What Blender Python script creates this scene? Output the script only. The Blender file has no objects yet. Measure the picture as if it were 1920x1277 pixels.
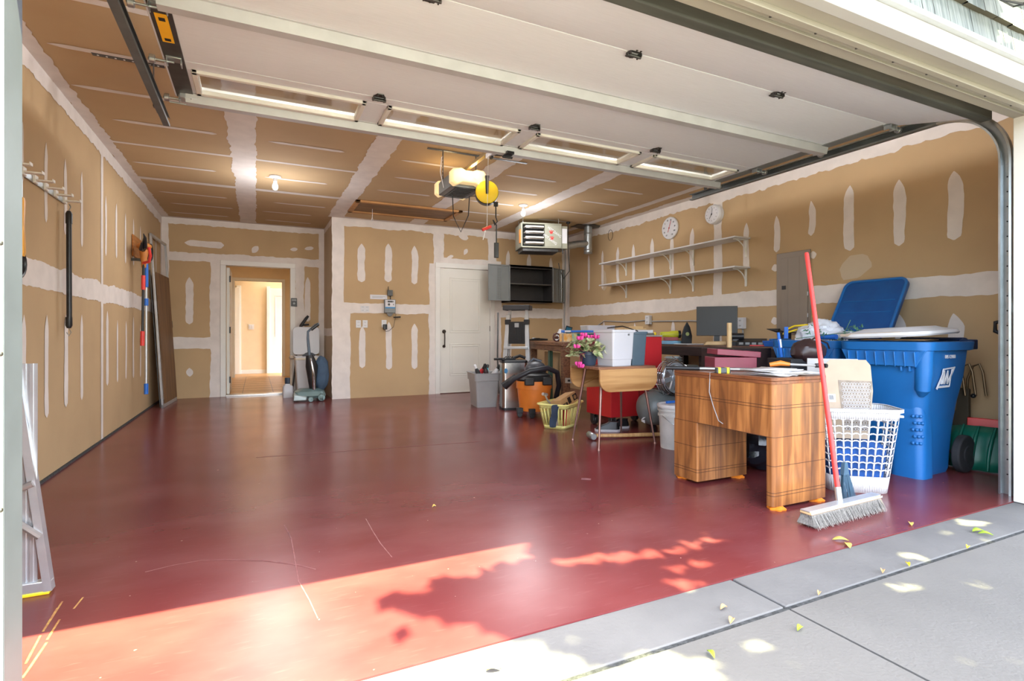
import bpy, math, random
from mathutils import Vector, Matrix, Euler, noise as mnoise
random.seed(7)
SC = bpy.context.scene
COL = SC.collection
PI = math.pi
# ------------------------------------------------------------------ camera, sky, sun, exposure
cam_d = bpy.data.cameras.new('camera'); cam = bpy.data.objects.new('camera', cam_d); COL.objects.link(cam)
YAW = math.radians(25.57)
cam.location = (0, 0, .97); cam.rotation_euler = (PI/2, 0, -YAW)
cam_d.sensor_width = 36; cam_d.lens = 36*1003/1920; cam_d.shift_y = -12.5/1920; cam_d.clip_start = .05
SC.camera = cam
SC.view_settings.view_transform = 'Standard'; SC.view_settings.look = 'None'
SC.view_settings.gamma = 1; SC.view_settings.use_curve_mapping = False
SC.view_settings.exposure = 0.85
SUNDIR = Vector((-.2, .414, -1.0))
w = bpy.data.worlds.new('sky'); SC.world = w; w.use_nodes = True
nt = w.node_tree; bg = nt.nodes['Background']
sky = nt.nodes.new('ShaderNodeTexSky'); sky.sky_type = 'NISHITA'; sky.sun_disc = False
sky.sun_elevation = math.radians(65); sky.sun_rotation = math.radians(154); sky.air_density = 1.0; sky.dust_density = 3.0
hs = nt.nodes.new('ShaderNodeHueSaturation'); hs.inputs['Saturation'].default_value = .62
nt.links.new(sky.outputs[0], hs.inputs['Color']); nt.links.new(hs.outputs[0], bg.inputs[0])
bg.inputs[1].default_value = 1.0
sd = bpy.data.lights.new('sun', 'SUN'); sd.energy = 25; sd.angle = .0095; sd.color = (1, .96, .52)
sun = bpy.data.objects.new('sun', sd); COL.objects.link(sun)
sun.rotation_euler = SUNDIR.to_track_quat('-Z', 'Y').to_euler()
# ------------------------------------------------------------------ measured room (metres)
LX, RX, FY, BY, NY, CZ = -1.26, 5.08, 9.36, 8.30, 1.54, 2.705   # left/right wall, far wall, back wall, front wall, ceiling
_S, _C = math.sin(YAW), math.cos(YAW)
def ray(px, py):
    a = (px-960)/1003; b = (626-py)/1003
    return _S+a*_C, _C-a*_S, b
def on_x(x): return lambda px, py: (lambda d: (d[1]*x/d[0], .97+d[2]*x/d[0]))(ray(px, py))       # -> (y, z)
def on_y(y): return lambda px, py: (lambda d: (d[0]*y/d[1], .97+d[2]*y/d[1]))(ray(px, py))       # -> (x, z)
def on_z(z): return lambda px, py: (lambda d: (d[0]*(z-.97)/d[2], d[1]*(z-.97)/d[2]))(ray(px, py))  # -> (x, y)
# ------------------------------------------------------------------ materials
def lin(c):
    return tuple(((v/255+.055)/1.055)**2.4 if v/255 > .04045 else v/255/12.92 for v in c) + (1,)
MATS = {}
def mat(name, rgb, rough=.6, metal=0, var=.08, scale=8, bump=0, emit=0, alpha=1, trans=0, stretch=None, rgb2=None, coat=0, bscale=None, sheen=0, thresh=None):
    if name in MATS: return MATS[name]
    m = bpy.data.materials.new(name); m.use_nodes = True; MATS[name] = m
    t = m.node_tree; N = t.nodes; L = t.links; p = N['Principled BSDF']
    c1 = lin(rgb); c2 = lin(rgb2) if rgb2 else tuple(min(1, v*(1-var)) for v in c1[:3])+(1,)
    if not rgb2: c1 = tuple(min(1, v*(1+var)) for v in c1[:3])+(1,)
    tc = N.new('ShaderNodeTexCoord'); mp = N.new('ShaderNodeMapping'); L.new(tc.outputs['Object'], mp.inputs[0])
    if stretch: mp.inputs['Scale'].default_value = stretch
    no = N.new('ShaderNodeTexNoise'); no.inputs['Scale'].default_value = scale; no.inputs['Detail'].default_value = 5
    L.new(mp.outputs[0], no.inputs[0])
    cr = N.new('ShaderNodeValToRGB'); cr.color_ramp.elements[0].position = thresh[0] if thresh else .35; cr.color_ramp.elements[1].position = thresh[1] if thresh else .65
    cr.color_ramp.elements[0].color = c2; cr.color_ramp.elements[1].color = c1
    L.new(no.outputs[0], cr.inputs[0]); L.new(cr.outputs[0], p.inputs['Base Color'])
    p.inputs['Roughness'].default_value = rough; p.inputs['Metallic'].default_value = metal
    if coat: p.inputs['Coat Weight'].default_value = coat; p.inputs['Coat Roughness'].default_value = .1
    if sheen: p.inputs['Sheen Weight'].default_value = sheen
    if emit: L.new(cr.outputs[0], p.inputs['Emission Color']); p.inputs['Emission Strength'].default_value = emit
    if trans: p.inputs['Transmission Weight'].default_value = trans
    if alpha < 1: p.inputs['Alpha'].default_value = alpha
    if bump:
        b = N.new('ShaderNodeBump'); b.inputs['Strength'].default_value = bump; b.inputs['Distance'].default_value = .01
        n2 = N.new('ShaderNodeTexNoise'); n2.inputs['Scale'].default_value = bscale or scale*4; n2.inputs['Detail'].default_value = 4
        L.new(mp.outputs[0], n2.inputs[0]); L.new(n2.outputs[0], b.inputs['Height']); L.new(b.outputs[0], p.inputs['Normal'])
    return m
DRY = mat('drywall_paper', (188, 160, 122), .9, var=.05, scale=1.6, bump=.03, bscale=60)
DRYG = mat('drywall_paper_grey', (184, 164, 138), .9, var=.05, scale=1.6, bump=.03, bscale=60)
MUD = mat('joint_compound', (222, 214, 208), .85, var=.05, scale=7, bump=.08, bscale=18)
WHT = mat('white_paint', (226, 224, 218), .45, var=.02, scale=4)
WDOOR = mat('door_paint', (222, 219, 210), .4, var=.02, scale=3)
CREAM = mat('cream_trim', (158, 153, 143), .5, var=.03, scale=3)
TRIMW = mat('exterior_trim_white', (186, 186, 188), .5, var=.02, scale=3)
GALV = mat('galvanised_steel', (176, 182, 184), .32, .85, var=.08, scale=14)
STRUTM = mat('door_strut_steel', (196, 198, 202), .45, .25, var=.05, scale=9)
STEEL = mat('brushed_steel', (190, 186, 182), .25, 1, var=.05, scale=10, stretch=(1, 1, .1))
DKST = mat('dark_steel', (84, 84, 84), .4, .7, var=.15, scale=12)
ALU = mat('aluminium', (200, 206, 212), .35, .7, var=.06, scale=10)
BLK = mat('black_plastic', (30, 31, 34), .4, var=.2, scale=10)
BLKM = mat('black_matte', (38, 38, 40), .75, var=.2, scale=10)
RUB = mat('rubber', (40, 40, 42), .8, var=.2, scale=20)
RED = mat('red_paint', (200, 44, 50), .38, var=.05, scale=4)
REDP = mat('red_plastic', (214, 62, 58), .4, var=.05, scale=6)
BLU = mat('cart_blue_plastic', (28, 104, 172), .42, var=.08, scale=3, bump=.05, bscale=20)
BLUD = mat('cart_lid_blue', (20, 84, 150), .4, scale=9, rgb2=(20, 76, 140))
BLUB = mat('bright_blue', (36, 104, 196), .45, var=.06)
WPL = mat('white_plastic', (212, 212, 214), .4, var=.02, scale=4)
WPLT = mat('white_tub_plastic', (202, 202, 207), .35, var=.02, scale=4)
SLATE = mat('slate_plastic', (74, 92, 104), .4, var=.05)
NAVY = mat('pot_plastic', (48, 60, 78), .45, var=.08)
GREY = mat('grey_plastic', (160, 160, 160), .45, var=.04)
GREYM = mat('grey_enamel', (128, 132, 132), .45, .2, var=.05, scale=5)
HGREY = mat('heater_enamel', (150, 150, 134), .5, .1, var=.05, scale=5)
PANG = mat('electric_panel_grey', (140, 128, 116), .45, .2, var=.04, scale=4)
ORG = mat('orange_plastic', (232, 134, 52), .42, var=.05)
ORGB = mat('orange_slider', (240, 138, 40), .45, var=.06)
YEL = mat('yellow_plastic', (236, 206, 40), .45, var=.04)
YELB = mat('pale_yellow_plastic', (236, 228, 142), .45, var=.03)
CARD = mat('cardboard', (190, 152, 106), .85, var=.06, scale=10)
CARDL = mat('pale_cardboard', (178, 160, 140), .85, var=.05, scale=8)
PAPER = mat('paper', (216, 216, 220), .8, var=.03, scale=10)
GLASS = mat('window_glass', (235, 240, 238), .05, var=.01, trans=1)
CHR = mat('chrome', (200, 200, 205), .12, 1, var=.04)
BRZ = mat('bronze', (62, 52, 44), .4, .7, var=.1)
WOODB = mat('bench_wood', (140, 98, 66), .55, scale=6, stretch=(8, 1.2, 8), rgb2=(96, 64, 44), bump=.05)
WOODD = mat('dark_stained_wood', (54, 38, 36), .5, scale=6, stretch=(6, 1, 6), rgb2=(36, 26, 26))
WOODO = mat('oak_laminate', (196, 152, 100), .35, scale=3.0, stretch=(.5, 5, 7), rgb2=(158, 112, 66))
WOODT = mat('walnut_laminate', (150, 108, 80), .3, scale=5, stretch=(.8, 8, 3), rgb2=(120, 82, 60))
PINE = mat('pine', (208, 168, 116), .5, scale=8, stretch=(6, 6, .8), rgb2=(186, 140, 88))
HATCH = mat('hatch_plywood', (186, 136, 82), .6, scale=4, stretch=(1, 8, 1), rgb2=(164, 114, 64))
BOARDB = mat('hardboard', (128, 92, 58), .55, scale=3, stretch=(1, 3, .6), rgb2=(104, 72, 44))
MAR = mat('maroon_leatherette', (134, 52, 70), .4, var=.08, bump=.1, bscale=90)
DGRN = mat('shovel_green', (14, 92, 74), .35, var=.08)
LEAF = mat('leaf_green', (96, 130, 62), .6, var=.2)
LEAFV = mat('variegated_leaf', (206, 206, 160), .6, scale=30, rgb2=(96, 124, 70))
STEMR = mat('red_stem', (150, 50, 74), .6)
PINK = mat('pink_petal', (226, 72, 156), .6, var=.12)
BARK = mat('bark', (92, 78, 64), .9, var=.2, scale=12, bump=.3)
FABB = mat('blue_denim_cloth', (36, 82, 150), .9, var=.25, scale=8, bump=.3)
FABG = mat('grey_cloth', (90, 94, 100), .9, var=.25, scale=9, bump=.3)
BAG = mat('black_bin_bag', (26, 30, 38), .22, var=.2, scale=12, bump=.5, bscale=12)
BAGW = mat('white_bin_bag', (225, 230, 238), .35, var=.06, scale=12, bump=.5, bscale=14)
SCREEN = mat('screen_glass', (18, 20, 26), .4, var=.05)
BRIST = mat('broom_bristle', (176, 171, 163), .9, scale=40, stretch=(10, 10, 1), rgb2=(112, 110, 107), bump=.6, bscale=120)
TILE = mat('hall_tile', (196, 150, 96), .4, var=.06, scale=4)
HALLP = mat('hall_wall_paint', (226, 205, 172), .7, var=.02)
OPW = mat('lamp_lens', (250, 222, 164), .4, emit=.3, var=.05)
BULB = mat('bulb_glass', (255, 250, 238), .3, emit=1.0, var=.01)
STICK = mat('yellow_sticker', (250, 186, 30), .6, var=.03)
INK = mat('black_ink', (28, 26, 26), .7)
REDI = mat('red_ink', (196, 44, 44), .6)
BINK = mat('blue_print', (70, 140, 190), .6)
TANB = mat('tan_wood', (206, 176, 130), .6, var=.08)
LEAFD = mat('dry_leaf', (206, 180, 90), .8, var=.15)
LEAFY = mat('fallen_green_leaf', (150, 180, 50), .7, var=.15)
SHIN = mat('cedar_shingle_paint', (146, 152, 150), .8, scale=7, stretch=(14, 1, .6), rgb2=(110, 118, 118), bump=.5, bscale=8)
SHINE = mat('shingle_butt', (84, 78, 64), .9, var=.1)
MUDD = mat('skim_stain', (196, 178, 152), .9, var=.03, scale=3)
LABC = mat('fruit_print', (240, 176, 70), .6, scale=22, rgb2=(236, 220, 180))
LABD = mat('multicolour_print', (232, 214, 130), .6, scale=26, rgb2=(120, 190, 190))
GRNW = mat('seat_webbing', (74, 64, 48), .7)

def floor_mat():
    m = bpy.data.materials.new('red_floor_paint'); m.use_nodes = True; t = m.node_tree; N = t.nodes; L = t.links; p = N['Principled BSDF']
    tc = N.new('ShaderNodeTexCoord')
    def nz(scale, det, st=None, rot=0, dist=0):
        mp = N.new('ShaderNodeMapping'); L.new(tc.outputs['Object'], mp.inputs[0])
        if st: mp.inputs['Scale'].default_value = st
        mp.inputs['Rotation'].default_value[2] = rot
        n = N.new('ShaderNodeTexNoise'); n.inputs['Scale'].default_value = scale; n.inputs['Detail'].default_value = det; n.inputs['Distortion'].default_value = dist
        L.new(mp.outputs[0], n.inputs[0]); return n.outputs[0]
    def ramp(src, a, b, ca, cb):
        r = N.new('ShaderNodeValToRGB'); r.color_ramp.elements[0].position = a; r.color_ramp.elements[1].position = b
        r.color_ramp.elements[0].color = ca; r.color_ramp.elements[1].color = cb; L.new(src, r.inputs[0]); return r.outputs[0]
    def mix(f, a, b):
        x = N.new('ShaderNodeMix'); x.data_type = 'RGBA'; L.new(f, x.inputs[0]); L.new(a, x.inputs[6])
        if isinstance(b, tuple): x.inputs[7].default_value = b
        else: L.new(b, x.inputs[7])
        return x.outputs[2]
    W1 = (1, 1, 1, 1); K = (0, 0, 0, 1)
    base = ramp(nz(1.3, 5), .3, .7, lin((102, 44, 47)), lin((115, 53, 53)))
    scuff = ramp(nz(1.6, 5, (1, 1.8, 1), .5, 0), .42, .95, K, (.30, .30, .30, 1))
    c = mix(scuff, base, lin((158, 112, 112)))
    fine = ramp(nz(9, 9, (1, 7, 1), 1.1, .1), .60, .80, K, (.13,)*3+(1,))
    c = mix(fine, c, lin((164, 118, 116)))
    speck = ramp(nz(34, 2), .76, .79, K, (.5,)*3+(1,))
    c = mix(speck, c, lin((214, 186, 170)))
    L.new(c, p.inputs['Base Color'])
    rr = N.new('ShaderNodeMapRange'); rr.inputs['To Min'].default_value = .18; rr.inputs['To Max'].default_value = .30
    L.new(nz(2.0, 7), rr.inputs[0]); L.new(rr.outputs[0], p.inputs['Roughness'])
    p.inputs['Specular IOR Level'].default_value = .38
    b = N.new('ShaderNodeBump'); b.inputs['Strength'].default_value = .03; b.inputs['Distance'].default_value = .004
    L.new(nz(3, 3), b.inputs['Height']); L.new(b.outputs[0], p.inputs['Normal'])
    return m
FLOORM = floor_mat()
CONC = mat('driveway_concrete', (106, 104, 100), .85, var=.07, scale=2.0, bump=.25, bscale=90)
CONC2 = mat('apron_concrete', (112, 111, 109), .85, scale=3.0, rgb2=(100, 99, 98), bump=.25, bscale=70)
JOINT = mat('joint_filler', (44, 46, 46), .95, scale=60, rgb2=(76, 78, 78), bump=.6)
def veneer():
    m = bpy.data.materials.new('walnut_veneer'); m.use_nodes = True; t = m.node_tree; N = t.nodes; L = t.links; p = N['Principled BSDF']
    tc = N.new('ShaderNodeTexCoord'); sx = N.new('ShaderNodeSeparateXYZ'); L.new(tc.outputs['Object'], sx.inputs[0])
    a = N.new('ShaderNodeMath'); a.operation = 'ADD'; L.new(sx.outputs[0], a.inputs[0]); L.new(sx.outputs[1], a.inputs[1])
    wv = N.new('ShaderNodeTexWhiteNoise'); wv.noise_dimensions = '1D'
    d = N.new('ShaderNodeMath'); d.operation = 'MULTIPLY'; d.inputs[1].default_value = 13; L.new(a.outputs[0], d.inputs[0])
    fl = N.new('ShaderNodeMath'); fl.operation = 'FLOOR'; L.new(d.outputs[0], fl.inputs[0]); L.new(fl.outputs[0], wv.inputs['W'])
    mp = N.new('ShaderNodeMapping'); mp.inputs['Scale'].default_value = (22, 22, 2.2); L.new(tc.outputs['Object'], mp.inputs[0])
    no = N.new('ShaderNodeTexNoise'); no.inputs['Scale'].default_value = 1; no.inputs['Detail'].default_value = 6; no.inputs['Distortion'].default_value = .8; L.new(mp.outputs[0], no.inputs[0])
    mx = N.new('ShaderNodeMath'); mx.operation = 'MULTIPLY_ADD'; L.new(wv.outputs[0], mx.inputs[0]); mx.inputs[1].default_value = .2; L.new(no.outputs[0], mx.inputs[2])
    cr = N.new('ShaderNodeValToRGB'); e = cr.color_ramp.elements; e[0].position = .32; e[0].color = lin((94, 58, 34)); e[1].position = .85; e[1].color = lin((184, 124, 70))
    k = e.new(.58); k.color = lin((140, 88, 48)); L.new(mx.outputs[0], cr.inputs[0]); L.new(cr.outputs[0], p.inputs['Base Color'])
    p.inputs['Roughness'].default_value = .34; return m
VEN = veneer()
GROOVE = mat('groove_line_brown', (74, 42, 24), .7)  # dark brown for the thin lines ringing the cabinet
DTOP = mat('desk_top_wood', (140, 86, 54), .28, scale=5, stretch=(8, 1.2, 4), rgb2=(112, 66, 42))
def ribbed_white():
    m = mat('door_skin_white', (226, 230, 238), .5, var=.02, scale=9, stretch=(1, 12, 1), bump=.12, bscale=40); return m
DSKIN = ribbed_white()
MESHP = mat('woven_mesh_print', (150, 138, 126), .8, scale=30, rgb2=(126, 114, 102))

# ------------------------------------------------------------------ mesh builder
class B:
    def __init__(s): s.v = []; s.f = []; s.m = []; s.M = Matrix()
    def at(s, loc=(0, 0, 0), rot=(0, 0, 0)): s.M = Matrix.LocRotScale(Vector(loc), Euler(rot), None); return s
    def add(s, vs, fs, mi=0):
        k = len(s.v); s.v += [tuple(s.M @ Vector(p)) for p in vs]
        for f in fs: s.f.append([i+k for i in f]); s.m.append(mi)
        return s
    def box(s, x0, x1, y0, y1, z0, z1, mi=0):
        vs = [(x, y, z) for z in (z0, z1) for y in (y0, y1) for x in (x0, x1)]
        return s.add(vs, [(0, 2, 3, 1), (4, 5, 7, 6), (0, 1, 5, 4), (2, 6, 7, 3), (0, 4, 6, 2), (1, 3, 7, 5)], mi)
    def loft(s, secs, mi=0, cap0=True, cap1=True, closed=True):
        n = len(secs[0]); vs = [p for q in secs for p in q]; fs = []
        for i in range(len(secs)-1):
            for j in range(n if closed else n-1):
                a = i*n+j; b = i*n+(j+1) % n; fs.append((a, b, b+n, a+n))
        if cap0: fs.append(tuple(reversed(range(n))))
        if cap1: fs.append(tuple(range((len(secs)-1)*n, len(secs)*n)))
        return s.add(vs, fs, mi)
    def tube(s, pts, r, n=8, mi=0, cl=False):
        pts = [Vector(p) for p in pts]; secs = []; up = None
        for i, p in enumerate(pts):
            if cl: d = pts[(i+1) % len(pts)]-pts[i-1]
            else: d = pts[min(i+1, len(pts)-1)]-pts[max(i-1, 0)]
            d.normalize()
            if up is None: up = d.orthogonal().normalized()
            up = (up-d*up.dot(d)); up = up.normalized() if up.length > 1e-6 else d.orthogonal().normalized()
            q = d.cross(up); rr = r[i] if isinstance(r, (list, tuple)) else r
            secs.append([tuple(p+rr*(math.cos(2*PI*k/n)*up+math.sin(2*PI*k/n)*q)) for k in range(n)])
        if cl: secs.append(secs[0])
        return s.loft(secs, mi, not cl, not cl)
    def cyl(s, p0, p1, r0, r1=None, n=16, mi=0): return s.tube([p0, p1], [r0, r0 if r1 is None else r1], n, mi)
    def lathe(s, prof, n=24, c=(0, 0, 0), mi=0, cap0=True, cap1=True):
        return s.loft([[(c[0]+r*math.cos(2*PI*k/n), c[1]+r*math.sin(2*PI*k/n), c[2]+z) for k in range(n)] for r, z in prof], mi, cap0, cap1)
    def sph(s, c, r, sc=(1, 1, 1), n=14, mi=0, jit=0):
        secs = []
        for i in range(1, n):
            th = PI*i/n; row = []
            for k in range(n*2):
                ph = PI*k/n; d = Vector((math.sin(th)*math.cos(ph), math.sin(th)*math.sin(ph), -math.cos(th)))
                q = r*(1+(jit*mnoise.noise(d*2.3+Vector(c)*3) if jit else 0)+(jit*.5*mnoise.noise(d*6+Vector(c)) if jit else 0))
                row.append((c[0]+d.x*q*sc[0], c[1]+d.y*q*sc[1], c[2]+d.z*q*sc[2]))
            secs.append(row)
        return s.loft(secs, mi)
    def rr(s, levels, n=40, mi=0, c=(0, 0), cap0=True, cap1=True):   # levels: (z, hx, hy, r)
        return s.loft([[(c[0]+x, c[1]+y, z) for x, y in rrect(hx, hy, r, n)] for z, hx, hy, r in levels], mi, cap0, cap1)
    def prism(s, poly, d, mi=0, ax='z', o=0):      # polygon extruded from o to o+d
        f = {'z': lambda u, v, h: (u, v, h), 'y': lambda u, v, h: (u, h, v), 'x': lambda u, v, h: (h, u, v)}[ax]
        a = [f(u, v, o) for u, v in poly]; b = [f(u, v, o+d) for u, v in poly]
        return s.loft([a, b], mi)
def rrect(hx, hy, r, n=40):
    r = min(r, hx*.999, hy*.999); m = n//4; out = []
    for q, (cx, cy) in enumerate(((hx-r, hy-r), (-hx+r, hy-r), (-hx+r, -hy+r), (hx-r, -hy+r))):
        for k in range(m):
            a = PI/2*(q+k/(m-1)); out.append((cx+r*math.cos(a), cy+r*math.sin(a)))
    return out
def obj(name, b, mats, parent=None, bevel=0, smooth=35, solid=0, sub=0, seg=2):
    me = bpy.data.meshes.new(name); me.from_pydata(b.v, [], b.f)
    if not isinstance(mats, (list, tuple)): mats = [mats]
    for m in mats: me.materials.append(m)
    me.polygons.foreach_set('material_index', b.m)
    me.validate(); me.update()
    import bmesh
    bm = bmesh.new(); bm.from_mesh(me); bmesh.ops.recalc_face_normals(bm, faces=bm.faces); bm.to_mesh(me); bm.free()
    if smooth:
        me.polygons.foreach_set('use_smooth', [True]*len(me.polygons)); me.set_sharp_from_angle(angle=math.radians(smooth))
    o = bpy.data.objects.new(name, me); COL.objects.link(o)
    if parent: o.parent = parent
    if solid: md = o.modifiers.new('thickness', 'SOLIDIFY'); md.thickness = solid; md.offset = 0
    if sub: md = o.modifiers.new('subdivision', 'SUBSURF'); md.levels = sub; md.render_levels = sub
    if bevel:
        md = o.modifiers.new('bevel', 'BEVEL'); md.width = bevel; md.segments = seg; md.limit_method = 'ANGLE'; md.angle_limit = math.radians(40)
    return o
def pieces(name, b, mats, parent, **k):      # one object per separate piece
    par = list(range(len(b.v)))
    def fd(i):
        while par[i] != i: par[i] = par[par[i]]; i = par[i]
        return i
    for f in b.f:
        for v in f[1:]: par[fd(v)] = fd(f[0])
    gr = {}
    for f, m in zip(b.f, b.m): gr.setdefault(fd(f[0]), []).append((f, m))
    for g in gr.values():
        ids = sorted({v for f, _ in g for v in f}); mp = {v: i for i, v in enumerate(ids)}
        c = B(); c.v = [b.v[v] for v in ids]; c.f = [[mp[v] for v in f] for f, _ in g]; c.m = [m for _, m in g]; obj(name, c, mats, parent, **k)
def tag(o, label, cat, group=None, kind=None):
    o['label'] = label; o['category'] = cat
    if group: o['group'] = group
    if kind: o['kind'] = kind
    return o
def thing(name, label, cat, loc=(0, 0, 0), rz=0, group=None, rot=None):
    o = bpy.data.objects.new(name, None); COL.objects.link(o); o.empty_display_size = .05
    o.location = loc; o.rotation_euler = rot or (0, 0, rz)
    return tag(o, label, cat, group)
def one(name, b, mats, label, cat, group=None, loc=(0, 0, 0), rz=0, rot=None, **k):
    o = obj(name, b, mats, **k); o.location = loc; o.rotation_euler = rot or (0, 0, rz); return tag(o, label, cat, group)
def struct(name, b, mats, **k):
    o = obj(name, b, mats, **k); o['kind'] = 'structure'; return o
def dup(r, loc, rz=0, label=None, rot=None):
    c = r.copy(); COL.objects.link(c); c.location = loc; c.rotation_euler = rot or (0, 0, rz)
    if label: c['label'] = label
    for ch in [x for x in COL.objects if x.parent == r]:
        d = ch.copy(); COL.objects.link(d); d.parent = c
        for g in [x for x in COL.objects if x.parent == ch]:
            e = g.copy(); COL.objects.link(e); e.parent = d
    return c
def text(name, s, size, m, parent, loc, rot, depth=.0006, sx=1, align='CENTER', shear=0):
    cu = bpy.data.curves.new(name, 'FONT'); cu.body = s; cu.size = size; cu.extrude = depth; cu.align_x = align; cu.align_y = 'CENTER'; cu.shear = shear
    t = bpy.data.objects.new(name, cu); COL.objects.link(t); dg = bpy.context.evaluated_depsgraph_get()
    me = bpy.data.meshes.new_from_object(t.evaluated_get(dg)); bpy.data.objects.remove(t); me.materials.clear(); me.materials.append(m)
    o = bpy.data.objects.new(name, me); COL.objects.link(o); o.parent = parent; o.location = loc; o.rotation_euler = rot; o.scale = (sx, 1, 1); return o
# joint-compound bands laid on a wall plane
_k = [0]
def band(b, pl, a, c, w, rag=.18, t0=0, t1=0, bend=0, mi=1, step=.035, jag=None):
    _k[0] = (_k[0]+1) % 14; o = .0015+_k[0]*.00012
    ax, ay = a; dx, dy = c[0]-ax, c[1]-ay; L = math.hypot(dx, dy); n = max(6, int(L/step)); ux, uy = dx/L, dy/L; nx, ny = -uy, ux
    s1, s2 = random.random()*90, random.random()*90; vs = []
    for i in range(n+1):
        t = i/n; d = t*L; p = 1
        if t0 and d < t0: p = math.sin(PI/2*max(.02, d/t0))**.8
        if t1 and L-d < t1: p = min(p, math.sin(PI/2*max(.02, (L-d)/t1))**.6)
        r1 = 1+rag*(mnoise.noise((d*3, s1, 0))*1.2+mnoise.noise((d*14, s1, 4))*.7)+(jag or 0)*random.uniform(-1, 1)
        r2 = 1+rag*(mnoise.noise((d*3, s2, 0))*1.2+mnoise.noise((d*14, s2, 4))*.7)+(jag or 0)*random.uniform(-1, 1)
        cx = ax+ux*d+nx*bend*math.sin(PI*t); cy = ay+uy*d+ny*bend*math.sin(PI*t)
        vs += [pl(cx+nx*w/2*r1*p, cy+ny*w/2*r1*p, o), pl(cx-nx*w/2*r2*p, cy-ny*w/2*r2*p, o)]
    b.add(vs, [(2*i, 2*i+1, 2*i+3, 2*i+2) for i in range(n)], mi)
def stroke(b, pl, inv, x, y0, y1, wid, bend=0, mi=1, tt=.12):
    a = inv(x, y0); c = inv(x, y1); band(b, pl, a, c, wid, .22, t0=tt, t1=.04, bend=bend, mi=mi, step=.025)

# ------------------------------------------------------------------ the shell
fl = B(); fl.box(LX-.14, RX+.14, NY, FY+.14, -.12, 0)
PFL = lambda u, v, o: (u, v, o*.4); IFL = on_z(0)
def mark(pts, wd, mi):
    for p, q in zip(pts, pts[1:]): band(fl, PFL, IFL(*p), IFL(*q), wd, .35, mi=mi, step=.02)
for p in (((117, 1128), (84, 1180)), ((108, 1140), (80, 1185)), ((156, 1120), (138, 1142)), ((76, 1192), (48, 1245)), ((112, 1162), (88, 1200)), ((88, 1205), (42, 1272))): mark(p, .006, 1)
mark(((272, 1073), (325, 1060), (378, 1051), (430, 1050), (500, 1052), (560, 1060), (592, 1068)), .0045, 2)
mark(((533, 985), (546, 1010), (553, 1050), (560, 1090), (580, 1125), (596, 1160)), .004, 2); mark(((686, 973), (700, 998), (714, 1020), (735, 1045)), .0035, 2)
for p in (((620, 848), (900, 828)), ((480, 858), (620, 848))): mark(p, .008, 2)
mark(((1090, 898), (1108, 899)), .05, 2)
struct('floor', fl, [FLOORM, mat('yellow_paint_streak', (196, 160, 84), .7, scale=40, rgb2=(150, 90, 60)), mat('floor_scratch', (150, 104, 104), .7, scale=30, rgb2=(124, 72, 74))])
ap = B(); ap.box(-6, 1.697, 1.303, NY, -.12, -.004); ap.box(1.709, 12, 1.303, NY, -.12, -.004); ap.box(1.697, 1.709, 1.303, NY, -.12, -.012, 1)
struct('trim_1', ap, [CONC2, JOINT], bevel=.004)
dj = B(); dj.box(-6, 12, 1.281, 1.303, -.12, -.009); struct('trim_2', dj, JOINT)
dw = B(); dw.box(-6, 1.697, -14, 1.281, -.12, -.004); dw.box(1.707, 12, -14, 1.281, -.12, -.004); dw.box(1.697, 1.707, -14, 1.281, -.12, -.013, 1)
struct('ground', dw, [CONC, JOINT])
# left wall
PL = lambda u, v, o: (LX+o, u, v); IL = on_x(LX)
b = B(); b.box(LX-.14, LX, NY-.14, FY+.14, 0, CZ+.1)
band(b, PL, (NY, 1.345), (FY, 1.345), .175, .22, jag=.04)
for sy in (2.75, 5.97): band(b, PL, (sy, 0), (sy, CZ), .075, .15)
band(b, PL, (NY, CZ-.05), (FY, CZ-.05), .13, .28, jag=.16)
band(b, PL, (FY-.04, 0), (FY-.04, CZ), .11, .2)
for x, y0, y1, wd in ((42, 228, 340, .05), (86, 267, 417, .062), (122, 298, 440, .06), (153, 322, 463, .06), (198, 367, 480, .06), (218, 382, 484, .07), (235, 400, 494, .06), (250, 410, 498, .06), (263, 424, 494, .06), (292, 440, 520, .06),
                      (44, 590, 770, .07), (87, 591, 783, .075), (123, 590, 763, .085), (153, 590, 750, .07), (201, 583, 723, .085), (220, 600, 717, .06), (236, 602, 711, .06), (250, 594, 709, .07), (263, 608, 707, .06)):
    stroke(b, PL, IL, x, y0, y1, wd, random.uniform(-.012, .012))
struct('wall_left', b, [DRY, MUD])
# far wall with the doorway to the house
PF = lambda u, v, o: (u, FY-o, v); IF = on_y(FY)
DX0, DX1, DZ = -.42, .50, 2.03
b = B(); b.box(LX-.14, DX0-.02, FY, FY+.12, 0, CZ+.1); b.box(DX1+.02, 1.14, FY, FY+.12, 0, CZ+.1); b.box(DX0-.02, DX1+.02, FY, FY+.12, DZ+.02, CZ+.1)
band(b, PF, (LX, CZ-.04), (1.02, CZ-.04), .10, .3, jag=.1)
band(b, PF, (LX+.04, 0), (LX+.04, CZ), .10, .25); band(b, PF, (.98, 0), (.98, CZ), .09, .2)
band(b, PF, (LX, 2.13), (1.02, 2.13), .13, .3, jag=.06)
band(b, PF, (-.56, 0), (-.56, 2.13), .15, .25); band(b, PF, (.64, 0), (.64, 2.13), .14, .25)
band(b, PF, (LX, .83), (-.5, .83), .17, .15); band(b, PF, (.6, .97), (1.02, .97), .13, .2)
band(b, PF, IF(346, 455), IF(420, 460), .10, .2, t0=.1, t1=.06); stroke(b, PF, IF, 355, 520, 608, .10); stroke(b, PF, IF, 577, 520, 603, .08)
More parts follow.
